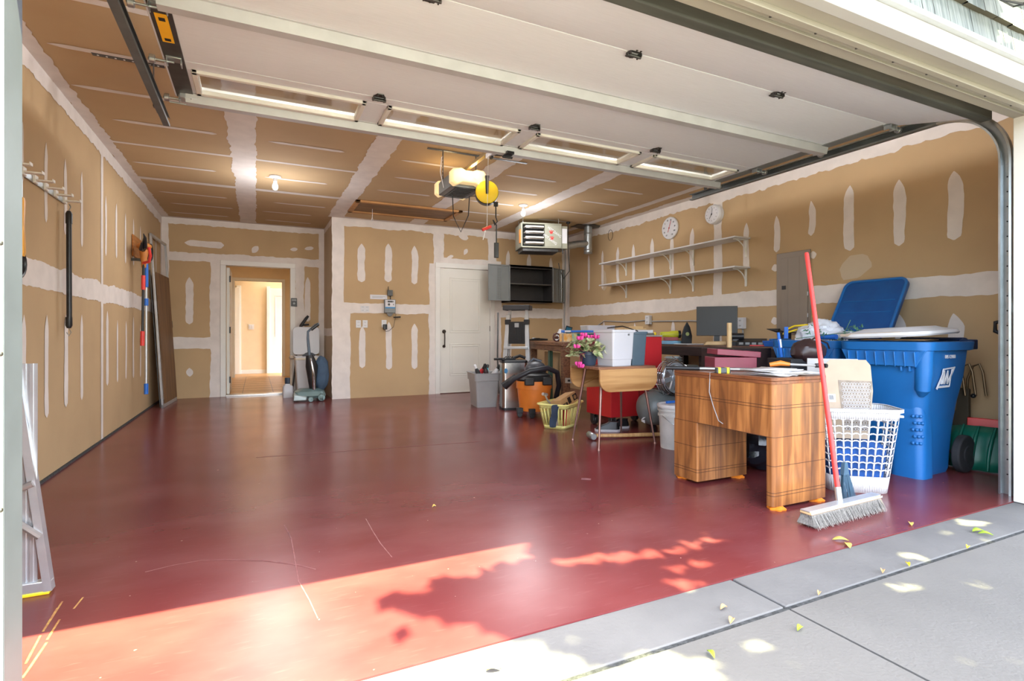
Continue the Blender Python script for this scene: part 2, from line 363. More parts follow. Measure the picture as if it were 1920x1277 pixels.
band(b, PF, IF(473, 474), IF(484, 462), .09, .2, t0=.06, t1=.06); band(b, PF, IF(544, 468), IF(558, 467), .06, .2, t0=.05, t1=.05); band(b, PF, IF(571, 467), IF(588, 465), .06, .2, t0=.05, t1=.05); band(b, PF, IF(355, 690), IF(356, 706), .09, .2, t0=.06, t1=.06)
struct('wall_far', b, [DRY, MUD])
b = B(); b.box(1.02, 1.14, BY, FY+.12, 0, CZ+.1)
PR = lambda u, v, o: (1.02-o, u, v)
band(b, PR, (BY, CZ-.04), (FY, CZ-.04), .10, .3); band(b, PR, (BY, 1.0), (FY, 1.0), .12, .2)
struct('wall_return', b, [DRYG, MUD])
# back wall of the garage proper
PB = lambda u, v, o: (u, BY-o, v); IB = on_y(BY)
EX0, EX1, EZ = 2.66, 3.58, 2.05
b = B(); b.box(1.14, EX0, BY, BY+.12, 0, CZ+.1); b.box(EX1, RX+.14, BY, BY+.12, 0, CZ+.1); b.box(EX0, EX1, BY, BY+.12, EZ, CZ+.1)
band(b, PB, (1.1, 0), (1.1, CZ), .17, .1); band(b, PB, (1.02, CZ-.05), (RX, CZ-.05), .13, .3, jag=.06)
band(b, PB, (1.02, 1.36), (2.6, 1.36), .15, .2); band(b, PB, (2.66, 2.02), (2.66, CZ), .17, .2); band(b, PB, (2.56, 0), (2.56, 2.1), .12, .3)
band(b, PB, (2.58, 2.14), (3.68, 2.14), .12, .3); band(b, PB, (3.6, 2.0), (3.6, CZ), .16, .2); band(b, PB, (3.70, 0), (3.70, 2.2), .13, .25)
band(b, PB, (3.66, 1.33), (RX, 1.33), .17, .2); band(b, PB, (RX-.05, 0), (RX-.05, CZ), .11, .2)
band(b, PB, (1.23, 0), (1.23, 1.3), .10, .25)
for x, y0, y1, wd in ((678, 457, 529, .11), (728, 457, 529, .11), (777, 461, 533, .10), (679, 612, 690, .09), (729, 604, 693, .09), (777, 607, 692, .10), (953, 470, 520, .07), (992, 476, 520, .08), (1033, 483, 540, .07), (955, 606, 690, .09)):
    stroke(b, PB, IB, x, y0, y1, wd, random.uniform(-.01, .01))
for p, q, wd in (((860, 443), (878, 447), .09), ((870, 478), (876, 467), .07), ((838, 483), (850, 480), .05)): band(b, PB, IB(*p), IB(*q), wd, .2, t0=.08, t1=.05)
struct('wall_back', b, [DRY, MUD])
# right wall
PRW = lambda u, v, o: (RX-o, u, v); IR = on_x(RX)
b = B(); b.box(RX, RX+.14, NY-.14, BY+.12, 0, CZ+.1)
band(b, PRW, (NY, 1.36), (BY, 1.36), .18, .18); band(b, PRW, (NY, CZ-.05), (BY, CZ-.05), .15, .4, jag=.10)
band(b, PRW, (4.80, 0), (4.80, CZ), .13, .2); band(b, PRW, (BY-.04, 0), (BY-.04, CZ), .09, .2)
for x, y0, y1, wd in ((1104, 478, 545, .06), (1130, 470, 542, .06), (1159, 463, 532, .07), (1188, 458, 528, .07), (1223, 447, 526, .08), (1260, 440, 520, .07), (1299, 428, 515, .075), (1400, 418, 506, .08), (1456, 405, 473, .075), (1521, 377, 442, .075), (1594, 348, 470, .095), (1686, 337, 461, .10), (1789, 321, 450, .11),
                      (1687, 590, 655, .09), (1788, 588, 660, .11), (1132, 600, 660, .06), (1190, 605, 650, .06), (1262, 600, 660, .07)):
    stroke(b, PRW, IR, x, y0, y1, wd, random.uniform(-.02, .02))
for x, y in ((1453, 503), (1524, 478), (1452, 602)): band(b, PRW, IR(x-6, y+2), IR(x+7, y-2), .09, .2, t0=.05, t1=.05)
band(b, PRW, IR(1131, 505), IR(1133, 545), .12, .3, t0=.08, t1=.05, mi=2); band(b, PRW, IR(1594, 480), IR(1610, 520), .3, .3, t0=.08, t1=.05, mi=2)
struct('wall_right', b, [DRY, MUD, MUDD])
# ceiling
PC = lambda u, v, o: (u, v, CZ-o)
b = B(); b.box(LX-.14, RX+.14, NY, FY+.12, CZ, CZ+.12)
for sx in (-.11, 1.07, 2.27, 3.48, 4.72): band(b, PC, (sx, NY), (sx, BY if sx > 1.02 else FY), .22 if sx < 4 else .12, .16, jag=.05)
band(b, PC, (LX+.045, NY), (LX+.045, FY), .10, .3, jag=.16); band(b, PC, (RX-.06, NY), (RX-.06, BY), .13, .4, jag=.1)
band(b, PC, (LX, FY-.04), (1.02, FY-.04), .10, .3); band(b, PC, (1.02, BY-.04), (RX, BY-.04), .10, .3)
for k in range(9):
    yy = 4.07+.61*k-.61*0
    for xc, w0, w1 in ((-.72, .36, .38), (.48, .33, .33), (1.67, .36, .3), (2.87, .34, .3), (4.08, .3, .3)):
        if yy > 8.2 and xc > 1: continue
        if k in (3, 5) and xc < 1: band(b, PC, (xc-.5, yy), (xc+.55, yy), .05 if k == 3 else .10, .15); continue
        j = random.uniform(-.08, .08); band(b, PC, (xc-w0+j, yy), (xc+w1+j, yy), .052, .25, t0=.12, t1=.03, step=.03)
for yy in (3.46, 2.85, 2.24):
    for xc in (-.8,): band(b, PC, (xc-.3, yy), (xc+.38, yy), .06, .25, t0=.12, t1=.03)
struct('ceiling', b, [DRY, MUD])
# front wall: jambs, header, exterior trim and shingles
JX0, JX1, HZ = -.47, 3.95, 2.215
b = B(); b.box(LX-.14, JX0-.03, 1.40, NY, 0, CZ+.1); b.box(JX1+.03, RX+.14, 1.40, NY, 0, CZ+.1); b.box(JX0-.03, JX1+.03, 1.40, NY, HZ+.03, CZ+.1)
struct('wall_front', b, DRYG)
b = B(); b.box(JX0-.03, JX0, 1.33, NY, 0, HZ+.03); b.box(JX0-.001, JX0+.012, 1.33, 1.40, 0, HZ)
b.cyl((JX0, 1.395, .62), (JX0+.016, 1.395, .62), .005, n=8, mi=1)
b.cyl((JX0, 1.395, 1.15), (JX0+.016, 1.395, 1.15), .005, n=8, mi=1); b.cyl((JX0, 1.395, .93), (JX0+.016, 1.395, .93), .005, n=8, mi=1)
struct('trim_3', b, [WHT, DKST], bevel=.003)
b = B(); b.box(JX0, JX0+.002, 1.445, NY+.001, 0, HZ); struct('trim_12', b, mat('weatherstrip_grey', (84, 92, 104), .45, .1), bevel=.004)
b = B(); b.box(JX1, JX1+.03, 1.33, NY, 0, HZ+.03); struct('trim_4', b, WHT, bevel=.003)
b = B(); b.box(JX0-.03, JX1+.03, 1.33, NY, HZ, HZ+.03); b.box(JX0, JX1, 1.40, 1.43, HZ-.022, HZ+.001, 1); b.box(JX0, JX1, 1.47, 1.475, HZ-.012, HZ+.001, 0)
for k in range(14): b.cyl((.2+k*.27, 1.455, HZ-.004), (.2+k*.27, 1.455, HZ+.002), .006, n=8, mi=2)
struct('trim_5', b, [CREAM, CREAM, DKST], bevel=.002)
b = B(); b.box(JX0-.16, 4.12, 1.295, 1.345, HZ-.002, HZ+.085); b.box(JX0-.16, JX0-.04, 1.295, 1.345, 0, HZ); b.box(JX1+.04, 4.12, 1.295, 1.345, 0, HZ)
b.box(JX0-.18, 6, 1.27, 1.345, HZ+.085, HZ+.095, 1); b.box(JX0-.18, 6, 1.285, 1.345, HZ+.095, HZ+.125)
struct('trim_6', b, [TRIMW, STRUTM], bevel=.002)
b = B(); rnd = random.Random(3)
for r in range(12):
    z = 2.345+r*.165; x = -3.0+rnd.random()*.1
    while x < 7:
        wd = rnd.uniform(.09, .2); dz = rnd.uniform(-.004, .004)
        b.add([(x+.002, 1.325, z+dz), (x+wd-.002, 1.325, z+dz), (x+wd-.002, 1.352, z+.18), (x+.002, 1.352, z+.18), (x+.002, 1.335+.01, z+dz), (x+wd-.002, 1.345, z+dz)], [(0, 1, 2, 3)], 0)
        b.add([(x+.002, 1.325, z+dz), (x+wd-.002, 1.325, z+dz), (x+wd-.002, 1.352, z+dz), (x+.002, 1.352, z+dz)], [(0, 1, 2, 3)], 1); x += wd
b.box(-3, 7, 1.352, 1.40, CZ-.35, 4.4, 1)
b.box(-3, JX0-.16, 1.335, 1.40, 0, 2.36, 0); b.box(4.12, 7, 1.335, 1.40, 0, 2.36, 0)
struct('wall_facade', b, [SHIN, SHINE], smooth=0)
# baseboard gap strips
b = B(); b.box(LX, LX+.012, NY, FY, 0, .018); struct('baseboard_left', b, JOINT)
# white personnel door
b = B(); b.box(EX0-.06, EX0+.02, BY-.018, BY+.13, 0, EZ-.01); b.box(EX1-.02, EX1+.06, BY-.018, BY+.13, 0, EZ-.01); b.box(EX0-.06, EX1+.06, BY-.018, BY+.13, EZ-.01, EZ+.07)
struct('trim_7', b, WHT, bevel=.004)
dr = thing('door_1', None, None, (EX0+.02, BY+.01, .008)); del dr['label']; del dr['category']; dr['kind'] = 'structure'
W_ = EX1-EX0-.04
b = B(); b.box(0.003, W_-.003, 0, .04, 0, EZ-.02); obj('door_leaf', b, WDOOR, dr, bevel=.002)
for z0, z1 in ((.28, .80), (.98, 1.88)):
    b = B(); x0, x1 = .17, W_-.17
    for a in (0, .035): 
        for q in ((x0+a, x1-a, z0+a, z0+a+.012), (x0+a, x1-a, z1-a-.012, z1-a), (x0+a, x0+a+.012, z0+a, z1-a), (x1-a-.012, x1-a, z0+a, z1-a)): b.box(q[0], q[1], -.005, .002, q[2], q[3])
    obj('door_moulding', b, WDOOR, dr, bevel=.002)
b = B(); b.cyl((.07, 0, 1.0), (.07, -.02, 1.0), .03, n=20); b.tube([(.07, -.01, .99), (.07, -.045, .98), (.07, -.05, .9), (.07, -.045, .78), (.07, -.01, .77)], .009); b.cyl((.07, 0, .76), (.07, -.015, .76), .024, n=20); b.cyl((.07, -.02, 1.0), (.07, -.035, 1.0), .012)
obj('door_handle', b, BRZ, dr)
b = B(); b.box(0, W_, -.02, .04, -.008, .004); obj('threshold', b, STEEL, dr)
b = B()
for z in (.25, 1.05, 1.8): b.cyl((W_, -.006, z-.045), (W_, -.006, z+.045), .007, n=8)
obj('hinge', b, BRZ, dr)
# open doorway casing + hall beyond
b = B(); b.box(DX0-.075, DX0, FY-.02, FY+.13, 0, DZ); b.box(DX1, DX1+.075, FY-.02, FY+.13, 0, DZ); b.box(DX0-.075, DX1+.075, FY-.02, FY+.13, DZ, DZ+.075)
struct('trim_8', b, WHT, bevel=.004)
b = B(); b.box(DX0, DX1, FY-.03, FY+.13, 0, .025); struct('trim_9', b, STEEL, bevel=.003)
dr = thing('door_2', None, None, (DX0+.005, FY+.12, .03)); del dr['label']; del dr['category']; dr['kind'] = 'structure'
b = B(); b.box(0, .042, 0, .86, 0, DZ-.05); obj('door_leaf', b, WDOOR, dr, bevel=.002)
for z in (.22, 1.0, 1.8):
    b = B(); b.box(.036, .052, -.012, .004, z-.05, z+.05); b.cyl((.05, -.008, z-.05), (.05, -.008, z+.05), .007, n=8); obj('hinge', b, DKST, dr)
hx0, hx1, HY1, HY2 = -.75, 1.0, 13.05, 13.75
b = B(); b.box(hx0-.1, hx1+.4, FY+.12, 15.0, -.1, .02); 
struct('floor_hall', b, TILE)
b = B()
for k in range(1, 9): b.box(hx0, hx1, 9.5+k*.45, 9.507+k*.45, .02, .0212)
for k in range(5): b.box(hx0+.1+k*.45, hx0+.107+k*.45, 9.5, HY1, .02, .0212)
struct('trim_10', b, BRZ)
b = B(); b.box(hx0-.1, hx0, FY+.12, 15, 0, 2.55); b.box(hx1, hx1+.1, FY+.12, HY1, 0, 2.55); b.box(hx0-.1, hx1+.5, FY+.12, 15, 2.55, 2.65)
IP = on_y(HY1); ox0 = IP(440, 700)[0]; ox1 = IP(529, 700)[0]; oz = IP(480, 527)[1]
b.box(hx0, ox0, HY1, HY1+.1, 0, oz); b.box(ox1, hx1, HY1, HY1+.1, 0, oz); b.box(hx0, hx1, HY1, HY1+.1, oz, 2.55)
b.box(hx0, hx1+.5, 14.2, 14.3, 0, 2.55)
struct('wall_hall', b, HALLP)
b = B(); b.box(ox0-.06, ox0, HY1-.015, HY1+.115, 0, oz); b.box(ox1, ox1+.06, HY1-.015, HY1+.115, 0, oz); b.box(ox0-.06, ox1+.06, HY1-.015, HY1+.115, oz, oz+.06); b.box(ox0, ox1, 14.18, 14.2, .02, .11)
struct('trim_11', b, WHT, bevel=.004)
IQ = on_y(14.15)
b = B(); x0 = IQ(441, 700)[0]; x1 = IQ(447, 700)[0]; z1 = IQ(440, 535)[1]; b.box(x0-.3, x1+.03, 14.12, 14.19, .02, z1-.05)
q = IQ(452, 600)[0]; b.box(q-.1, q, 14.14, 14.2, .02, z1, 0)
dr = struct('door_3', b, WHT, bevel=.005)
b = B(); b.cyl((IQ(438, 629)[0], 14.12, .95), (IQ(438, 629)[0], 14.06, .95), .012, mi=0); b.sph((IQ(438, 629)[0], 14.05, .95), .032); obj('door_knob', b, BRZ, dr)
b = B(); x0 = IQ(500, 700)[0]; x1 = IQ(524, 700)[0]; b.box(x0, x0+.07, 14.1, 14.19, .02, z1); b.box(x0+.07, x1+.3, 14.13, 14.19, .02, z1-.04); b.box(x0+.18, x0+.2, 14.12, 14.13, .9, 1.9); b.box(x0+.2, x0+.5, 14.12, 14.13, 1.88, 1.9)
struct('door_4', b, WHT, bevel=.005)
b = B(); x0, z0 = IQ(471, 613); b.box(x0-.06, x0+.06, 14.185, 14.2, z0-.06, z0+.06); b.box(x0-.04, x0-.01, 14.178, 14.186, z0-.035, z0+.035); b.box(x0+.01, x0+.04, 14.178, 14.186, z0-.035, z0+.035)
one('light_switch', b, WPL, 'white double rocker switch on cream wall seen through open doorway', 'light switch', bevel=.002)
hl = bpy.data.lights.new('hall_fill', 'AREA'); hl.energy = 7; hl.size = .9; hl.color = (1, .86, .66); ho = bpy.data.objects.new('hall_fill', hl); COL.objects.link(ho); ho.location = (.1, 11.3, 2.5)  # fill lights added to brighten the hall, no fixtures there
ho2 = bpy.data.objects.new('hall_fill', hl.copy()); COL.objects.link(ho2); ho2.location = (.35, 13.6, 2.45); ho2.data.energy = 5
# ------------------------------------------------------------------ overhead garage door
DZI = 2.41; GX0, GX1 = -.44, 3.99
gd = thing('overhead_garage_door', 'white sectional overhead garage door rolled up under the ceiling, with a row of windows', 'garage door', (GX0, 1.7, DZI))
gd_o = Vector(gd.location)
class G(B):
    def __init__(s): super().__init__(); s.M = Matrix.Translation(-gd_o)
def sect(y0, y1, z0, z1, win=False):
    b = G(); t = .045
    def slab(x0, x1, ya, yb, mi=0):
        f = lambda y: z0+(z1-z0)*(y-y0)/(y1-y0)
        b.loft([[(x, ya, f(ya)), (x, yb, f(yb)), (x, yb, f(yb)+t), (x, ya, f(ya)+t)] for x in (x0, x1)], mi)
    if not win: slab(GX0, GX1, y0+.002, y1-.002)
    else:
        wy0, wy1 = y0+.09, y1-.10
        slab(GX0, GX1, y0+.002, wy0); slab(GX0, GX1, wy1, y1)
        xs = [GX0]+[v for k in range(4) for v in (-.32+k*1.07, .62+k*1.07)]+[GX1]
        for k in range(0, len(xs), 2): slab(xs[k], xs[k+1], wy0, wy1)
    o = obj('door_section', b, DSKIN, gd, bevel=.003)
    if win:
        for k in range(4):
            x0, x1 = -.32+k*1.07, .62+k*1.07
            b = G()
            for q in ((x0, x1, wy0, wy0+.03), (x0, x1, wy1-.035, wy1), (x0, x0+.03, wy0, wy1), (x1-.03, x1, wy0, wy1)): b.box(*q, DZI-.016, DZI+.03)
            f = obj('window_frame', b, WHT, gd, bevel=.005)
            b = G(); b.box(x0+.02, x1-.02, wy0+.02, wy1-.02, DZI+.010, DZI+.014); obj('window_pane', b, GLASS, f)
sect(1.70, 2.20, 2.285, DZI); sect(2.20, 2.77, DZI, DZI); sect(2.77, 3.29, DZI, DZI); sect(3.29, 3.80, DZI, DZI, True)
def strut(y, z=DZI, wd=.075):
    b = G(); h = .05
    prof = [(-wd/2-.015, 0), (-wd/2, 0), (-wd/2+.012, -h), (wd/2-.012, -h), (wd/2, 0), (wd/2+.015, 0), (wd/2+.015, -.003), (wd/2+.003, -.003), (wd/2-.01, -h-.003), (-wd/2+.01, -h-.003), (-wd/2-.003, -.003), (-wd/2-.015, -.003)]
    b.loft([[(x, y+u, z+v) for u, v in prof] for x in (GX0+.06, GX1-.02)]); obj('reinforcing_strut', b, STRUTM, gd, smooth=0)
strut(3.755); strut(2.70)
b = G(); b.loft([[(x, 1.66, 2.262), (x, 1.72, 2.262), (x, 1.745, 2.30), (x, 1.72, 2.34), (x, 1.66, 2.325)] for x in (GX0, GX1+.02)]); obj('bottom_seal', b, mat('dirty_rubber_seal', (74, 76, 72), .8, var=.2, scale=5, stretch=(.4, 4, 4)), gd, bevel=.008)
def hinge(x, y, z=DZI, tilt=0):
    b = G(); b.M = Matrix.Translation(-gd_o) @ Matrix.LocRotScale(Vector((x, y, z)), Euler((tilt, 0, 0)), None)
    b.loft([[(-.038, -.008, -.002), (.038, -.008, -.002), (.018, -.055, -.002), (-.018, -.055, -.002)], [(-.036, -.008, -.006), (.036, -.008, -.006), (.016, -.053, -.006), (-.016, -.053, -.006)]])
    b.loft([[(-.034, .01, -.002), (.034, .01, -.002), (.024, .045, -.002), (-.024, .045, -.002)], [(-.032, .01, -.006), (.032, .01, -.006), (.022, .043, -.006), (-.022, .043, -.006)]])
    b.box(-.036, -.030, -.02, .02, -.022, 0); b.box(.030, .036, -.02, .02, -.022, 0); b.cyl((-.042, 0, -.018), (.042, 0, -.018), .008, n=10)
    for q in ((-.012, -.04), (.012, -.04), (0, .03)): b.cyl((q[0], q[1], -.002), (q[0], q[1], -.013), .006, n=8)
    obj('hinge', b, DKST, gd)
for y in (3.285, 2.765, 2.20):
    for x in (.675, 1.745, 2.815): hinge(x, y)
for x in (GX0+.055, GX1-.055):
    s = 1 if x < 1 else -1; b = G(); b.box(x-.045, x+.045, 2.22, 3.79, DZI-.006, DZI+.001); obj('end_stile', b, DKST if s > 0 else GREYM, gd, bevel=.002)
    for y in (3.785, 3.285, 2.765, 2.20):
        b = G(); b.cyl((x, y, DZI-.022), (x-s*.115, y, DZI-.022), .006, n=10); b.cyl((x-s*.085, y, DZI-.022), (x-s*.11, y, DZI-.022), .022, n=20)
        b.box(x-.035, x-.029, y-.03, y+.02, DZI-.04, DZI); b.box(x+.029, x+.035, y-.03, y+.02, DZI-.04, DZI); b.box(x-.035, x+.035, y-.035, y+.025, DZI-.012, DZI-.004)
        obj('roller_bracket', b, GALV, gd, bevel=.002)
b = G(); b.box(GX0+.028, GX0+.078, 2.84, 3.10, DZI-.0085, DZI-.0062); b.box(GX0+.04, GX0+.066, 3.06, 3.085, DZI-.0092, DZI-.0084, 1); b.box(GX0+.04, GX0+.066, 2.87, 2.90, DZI-.0092, DZI-.0084, 1)
o = obj('warning_sticker', b, [STICK, INK], gd); o['label'] = 'yellow warning sticker'
b = G(); b.box(GX0+.03, GX0+.12, 3.72, 3.81, DZI-.03, DZI-.004); b.box(GX0+.055, GX0+.062, 3.715, 3.812, DZI-.036, DZI-.03); b.box(GX0+.085, GX0+.092, 3.715, 3.812, DZI-.036, DZI-.03); obj('top_bracket', b, ALU, gd, bevel=.004)
b = G(); b.tube([(GX0-.03, 3.8, DZI-.04), (GX0+.15, 3.8, DZI-.045)], .005); obj('safety_pin', b, GALV, gd)
b = G()
for y, z in ((3.80, DZI-.02),): b.box(1.73, 1.79, 3.70, 3.80, z-.04, z-.02); b.cyl((1.72, 3.76, z-.05), (1.80, 3.76, z-.05), .009)
obj('opener_bracket', b, BLK, gd)
# tracks
def track(x, s, name, label):
    tk = thing(name, label, 'door track', (x, 1.62, 0))
    def prof(p, d, nrm):     # C-channel opening toward the door
        d = Vector(d).normalized(); side = Vector((s, 0, 0)); nn = Vector(nrm).normalized(); p = Vector(p)
        sh = [(0, -.028), (.03, -.028), (.034, -.02), (.037, -.02), (.034, -.031), (-.003, -.031), (-.003, .031), (.034, .031), (.037, .02), (.034, .02), (.03, .028), (0, .028)]
        return [tuple(p+side*u+nn*v) for u, v in sh]
    zz = DZI-.022; R = .36; yb = 1.625
    b = B(); b.M = Matrix.Translation((-x, -1.62, 0))
    b.loft([prof((x, yb, z), (0, 0, 1), (0, 1, 0)) for z in (.0, zz-R)]); obj('vertical_track', b, GALV, tk, smooth=30)
    b = B(); b.M = Matrix.Translation((-x, -1.62, 0)); secs = []
    for k in range(13):
        a = PI/2*k/12; secs.append(prof((x, yb+R-R*math.cos(a), zz-R+R*math.sin(a)), (0, 1, 0), (0, math.cos(a), -math.sin(a))))
    b.loft(secs); b.box(x-.004, x, yb-.03, yb+.03, zz-R-.03, zz-R+.04); obj('curved_track', b, GALV, tk, smooth=30)
    b = B(); b.M = Matrix.Translation((-x, -1.62, 0)); b.loft([prof((x, y, zz), (0, 1, 0), (0, 0, -1)) for y in (yb+R, 4.22)]); b.box(x-s*.004-.002, x-s*.004+.002, yb+R, 4.0, zz-.03, zz+.04); b.box(min(x-s*.03, x), max(x-s*.03, x), yb+R, 4.2, zz+.036, zz+.039); obj('horizontal_track', b, mat('track_steel', (120, 128, 132), .4, .7, var=.1), tk, smooth=30)
    b = B(); b.M = Matrix.Translation((-x, -1.62, 0))
    b.box(x-s*.012-.003, x-s*.012+.003, yb-.035, yb+.02, 0, zz-R+.06)
    for z in (.3, 1.13, 2.0): b.box(min(x-s*.06, x), max(x-s*.06, x), yb-.045, yb-.04, z-.03, z+.03); b.box(x-s*.012-.004, x-s*.012+.004, yb-.045, yb+.01, z-.03, z+.03); b.cyl((x+s*.004, yb-.01, z), (x-s*.03, yb-.01, z), .006, n=8)
    obj('mounting_bracket', b, GALV, tk)
    b = B(); b.M = Matrix.Translation((-x, -1.62, 0))
    for z in [q/100 for q in range(12, 195, 9)]: b.cyl((x+s*.0005, yb, z), (x+s*.0025, yb, z), .0045, n=8); 
    obj('bolt', b, INK, tk)['kind'] = 'stuff'
    b = B(); b.M = Matrix.Translation((-x, -1.62, 0)); b.box(x-s*.035-.0015, x-s*.035+.0015, 4.05, 4.09, zz+.03, CZ-.005); 
    if s > 0: b.loft([[(x-.12, 4.08, CZ-.006), (x-.12, 4.12, CZ-.006), (x-.117, 4.12, CZ-.006), (x-.117, 4.08, CZ-.006)], [(x-.008, 3.92, zz+.03), (x-.008, 3.96, zz+.03), (x-.005, 3.96, zz+.03), (x-.005, 3.92, zz+.03)]])
    b.box(x-.36 if s > 0 else x-.1, x+.02 if s > 0 else x+.35, 4.085, 4.12, CZ-.006, CZ-.003)
    for k in range(8): b.cyl((x-.33+k*.045 if s > 0 else x-.06+k*.045, 4.102, CZ-.0058), (x-.33+k*.045 if s > 0 else x-.06+k*.045, 4.102, CZ-.0075), .006, n=8, mi=1)
    obj('hanger_strap', b, [DKST, WHT], tk)
track(-.555, 1, 'door_track', 'left steel garage door track below the ceiling, with perforated hanger strap')
track(4.10, -1, 'door_track', 'right galvanised garage door track curving down beside the red-handled shovel')
# ------------------------------------------------------------------ door opener, cord reel
op = thing('garage_door_opener', 'cream and grey garage door opener with lit lamp hanging from ceiling', 'garage door opener', (1.76, 4.85, 2.45))
b = B(); b.rr([(-.13, .14, .17, .03), (-.125, .155, .19, .04), (-.02, .155, .19, .04), (.0, .145, .18, .04)], n=32); obj('motor_housing', b, mat('opener_grey', (120, 126, 128), .45, var=.05), op, smooth=30)
for y in (-.235, .235):
    b = B(); s = -1 if y < 0 else 1
    sec = []
    for u, z in ((-.15, .02), (-.17, .0), (-.17, -.10), (-.13, -.13), (-.07, -.10), (.07, -.10), (.13, -.13), (.17, -.10), (.17, 0), (.15, .03), (.08, .035), (.04, .015), (-.04, .015), (-.08, .035)): sec.append((u, z))
    b.loft([[(u, y-s*.045, z) for u, z in sec], [(u, y+s*.02, z) for u, z in sec], [(u*.9, y+s*.04, z*.9-.004) for u, z in sec]])
    obj('lamp_lens', b, OPW, op, bevel=.006)
b = B(); b.box(-.10, .10, -.18, .18, -.1345, -.1305); 
for k in range(6): b.box(-.08, .08, -.15+k*.05, -.135+k*.05, -.138, -.134)
obj('vent_grille', b, BLK, op)
b = B(); b.box(-.17, -.165, -.02, .0, -.02, .25); b.box(.165, .17, -.02, .0, -.02, .25); b.box(-.32, .72, -.03, .0, .246, .251)
for k in range(6): b.cyl((-.1645, -.01, .02+k*.035), (-.1635, -.01, .02+k*.035), .006, n=8, mi=1); b.cyl((-.171, -.01, .02+k*.035), (-.170, -.01, .02+k*.035), .006, n=8, mi=1)
obj('hanging_strap', b, [DKST, WPL], op)
b = B(); b.box(-.018, .018, -1.18, .1, .03, .06); b.box(-.03, .03, -1.24, -1.14, .02, .07); obj('drive_rail', b, mat('rail_tan', (170, 150, 110), .4, .6, var=.05), op, bevel=.003)
b = B(); b.box(-.022, .022, -.86, -.70, -.01, .032); obj('trolley', b, WPL, op, bevel=.005)
b = B(); b.box(-.008, .008, -.80, -.76, -.03, .0)
b.tube([(0, -.80, -.0), (.10, -.93, -.035)], .009); b.tube([(.10, -.93, -.035), (0.012, -1.09, -.09)], .009); b.cyl((.085, -.93, -.05), (.125, -.93, -.03), .014); obj('door_arm', b, BLK, op)
b = B(); b.tube([(-.03, -.78, -.0), (-.05, -.80, -.60)], .0022, n=6); obj('release_cord', b, WPL, op)
b = B(); b.tube([(-.09, -.80, -.63), (-.015, -.80, -.595)], .013); b.tube([(-.06, -.80, -.61), (-.085, -.80, -.71)], .004, mi=1); o = obj('release_handle', b, [REDP, WPL], op); o['label'] = 'red pull handle'
b = B(); b.tube([(-.17, .02, .2), (-.19, 0, .05), (-.16, -.01, -.1)], .004, n=6); b.tube([(.1, -.1, .03), (.12, -.2, -.02), (.0, -.28, .0), (.05, -.3, -.06)], .003, n=6); pieces('wiring', b, WPL, op)
for y, e in ((-.34, 1.4), (.34, 1.4)):
    l = bpy.data.lights.new('opener_lamp', 'POINT'); l.energy = e; l.color = (1, .72, .36); l.shadow_soft_size = .05; lo = bpy.data.objects.new('opener_lamp', l); COL.objects.link(lo); lo.location = (1.76, 4.85+y, 2.47)
rl = thing('cord_reel', 'yellow round extension cord reel hanging under the garage door opener', 'cord reel', (1.94, 4.60, 2.28), rz=math.radians(-20))
b = B(); b.cyl((0, -.04, 0), (0, -.052, 0), .105, n=40); b.cyl((0, -.052, 0), (0, -.056, 0), .10, .09, n=40); o = obj('front_disc', b, YEL, rl, bevel=.003)
b = B(); b.cyl((0, .05, 0), (0, -.04, 0), .108, n=40); obj('drum', b, BLK, rl, bevel=.006)
b = B(); b.loft([[(-.018, -.058, .14), (.018, -.058, .14), (.012, -.058, -.02), (-.012, -.058, -.02)], [(-.018, -.064, .14), (.018, -.064, .14), (.012, -.064, -.02), (-.012, -.064, -.02)]]); b.box(-.02, .02, -.062, .06, .13, .15); obj('hanger_bracket', b, BLK, rl, bevel=.003)
b = B(); b.tube([(.07, 0, -.09), (.085, 0, -.12), (.085, 0, -.22), (.10, .01, -.26), (.075, .02, -.29), (.06, .0, -.25), (.09, -.01, -.30), (.09, 0, -.33), (.09, 0, -.46)], .006, n=8); b.box(.065, .105, -.015, .015, -.12, -.08)
b.tube([(-.08, .02, -.02), (-.16, .05, -.02), (-.17, .05, -.2), (-.24, .08, -.35), (-.31, .1, -.2), (-.32, .12, .02)], .005, n=8); obj('cord', b, BLK, rl)
b = B(); b.rr([(-.60, .022, .016, .006), (-.46, .022, .016, .006)], n=16, c=(.09, 0)); obj('outlet_block', b, BLK, rl, bevel=.004)
# ceiling bulbs
for i, (x, y, lb) in enumerate(((.19, 6.43, 'white porcelain ceiling lampholder with bare bulb, in front of the open doorway'), (3.24, 6.42, 'white porcelain ceiling lampholder with bare bulb, beside the hanging heater'))):
    t = thing('ceiling_lamp', lb, 'ceiling lamp', (x, y, CZ), group='bare bulb ceiling lamps')
    b = B(); b.lathe([(.062, -.003), (.062, -.012), (.045, -.022), (.022, -.03), (.02, -.06)], 28); obj('lampholder', b, WPL, t)
    b = B(); b.lathe([(.016, -.055), (.018, -.075), (.028, -.10), (.031, -.125), (.022, -.148), (.004, -.156)], 24); obj('bulb', b, BULB, t)
    l = bpy.data.lights.new('bulb_and_fill_light', 'POINT'); l.energy = 14; l.color = (.96, .97, 1); l.shadow_soft_size = .30; lo = bpy.data.objects.new('bulb_and_fill_light', l); COL.objects.link(lo); lo.location = (x, y, CZ-.48)
    l = bpy.data.lights.new('ceiling_fill', 'AREA'); l.shape = 'DISK'; l.size = 1.7; l.energy = 13; l.color = (.95, .97, 1); lo = bpy.data.objects.new('ceiling_fill', l); COL.objects.link(lo); lo.location = (x, y, CZ-.06)  # added soft fill disc around each bulb, not a fixture
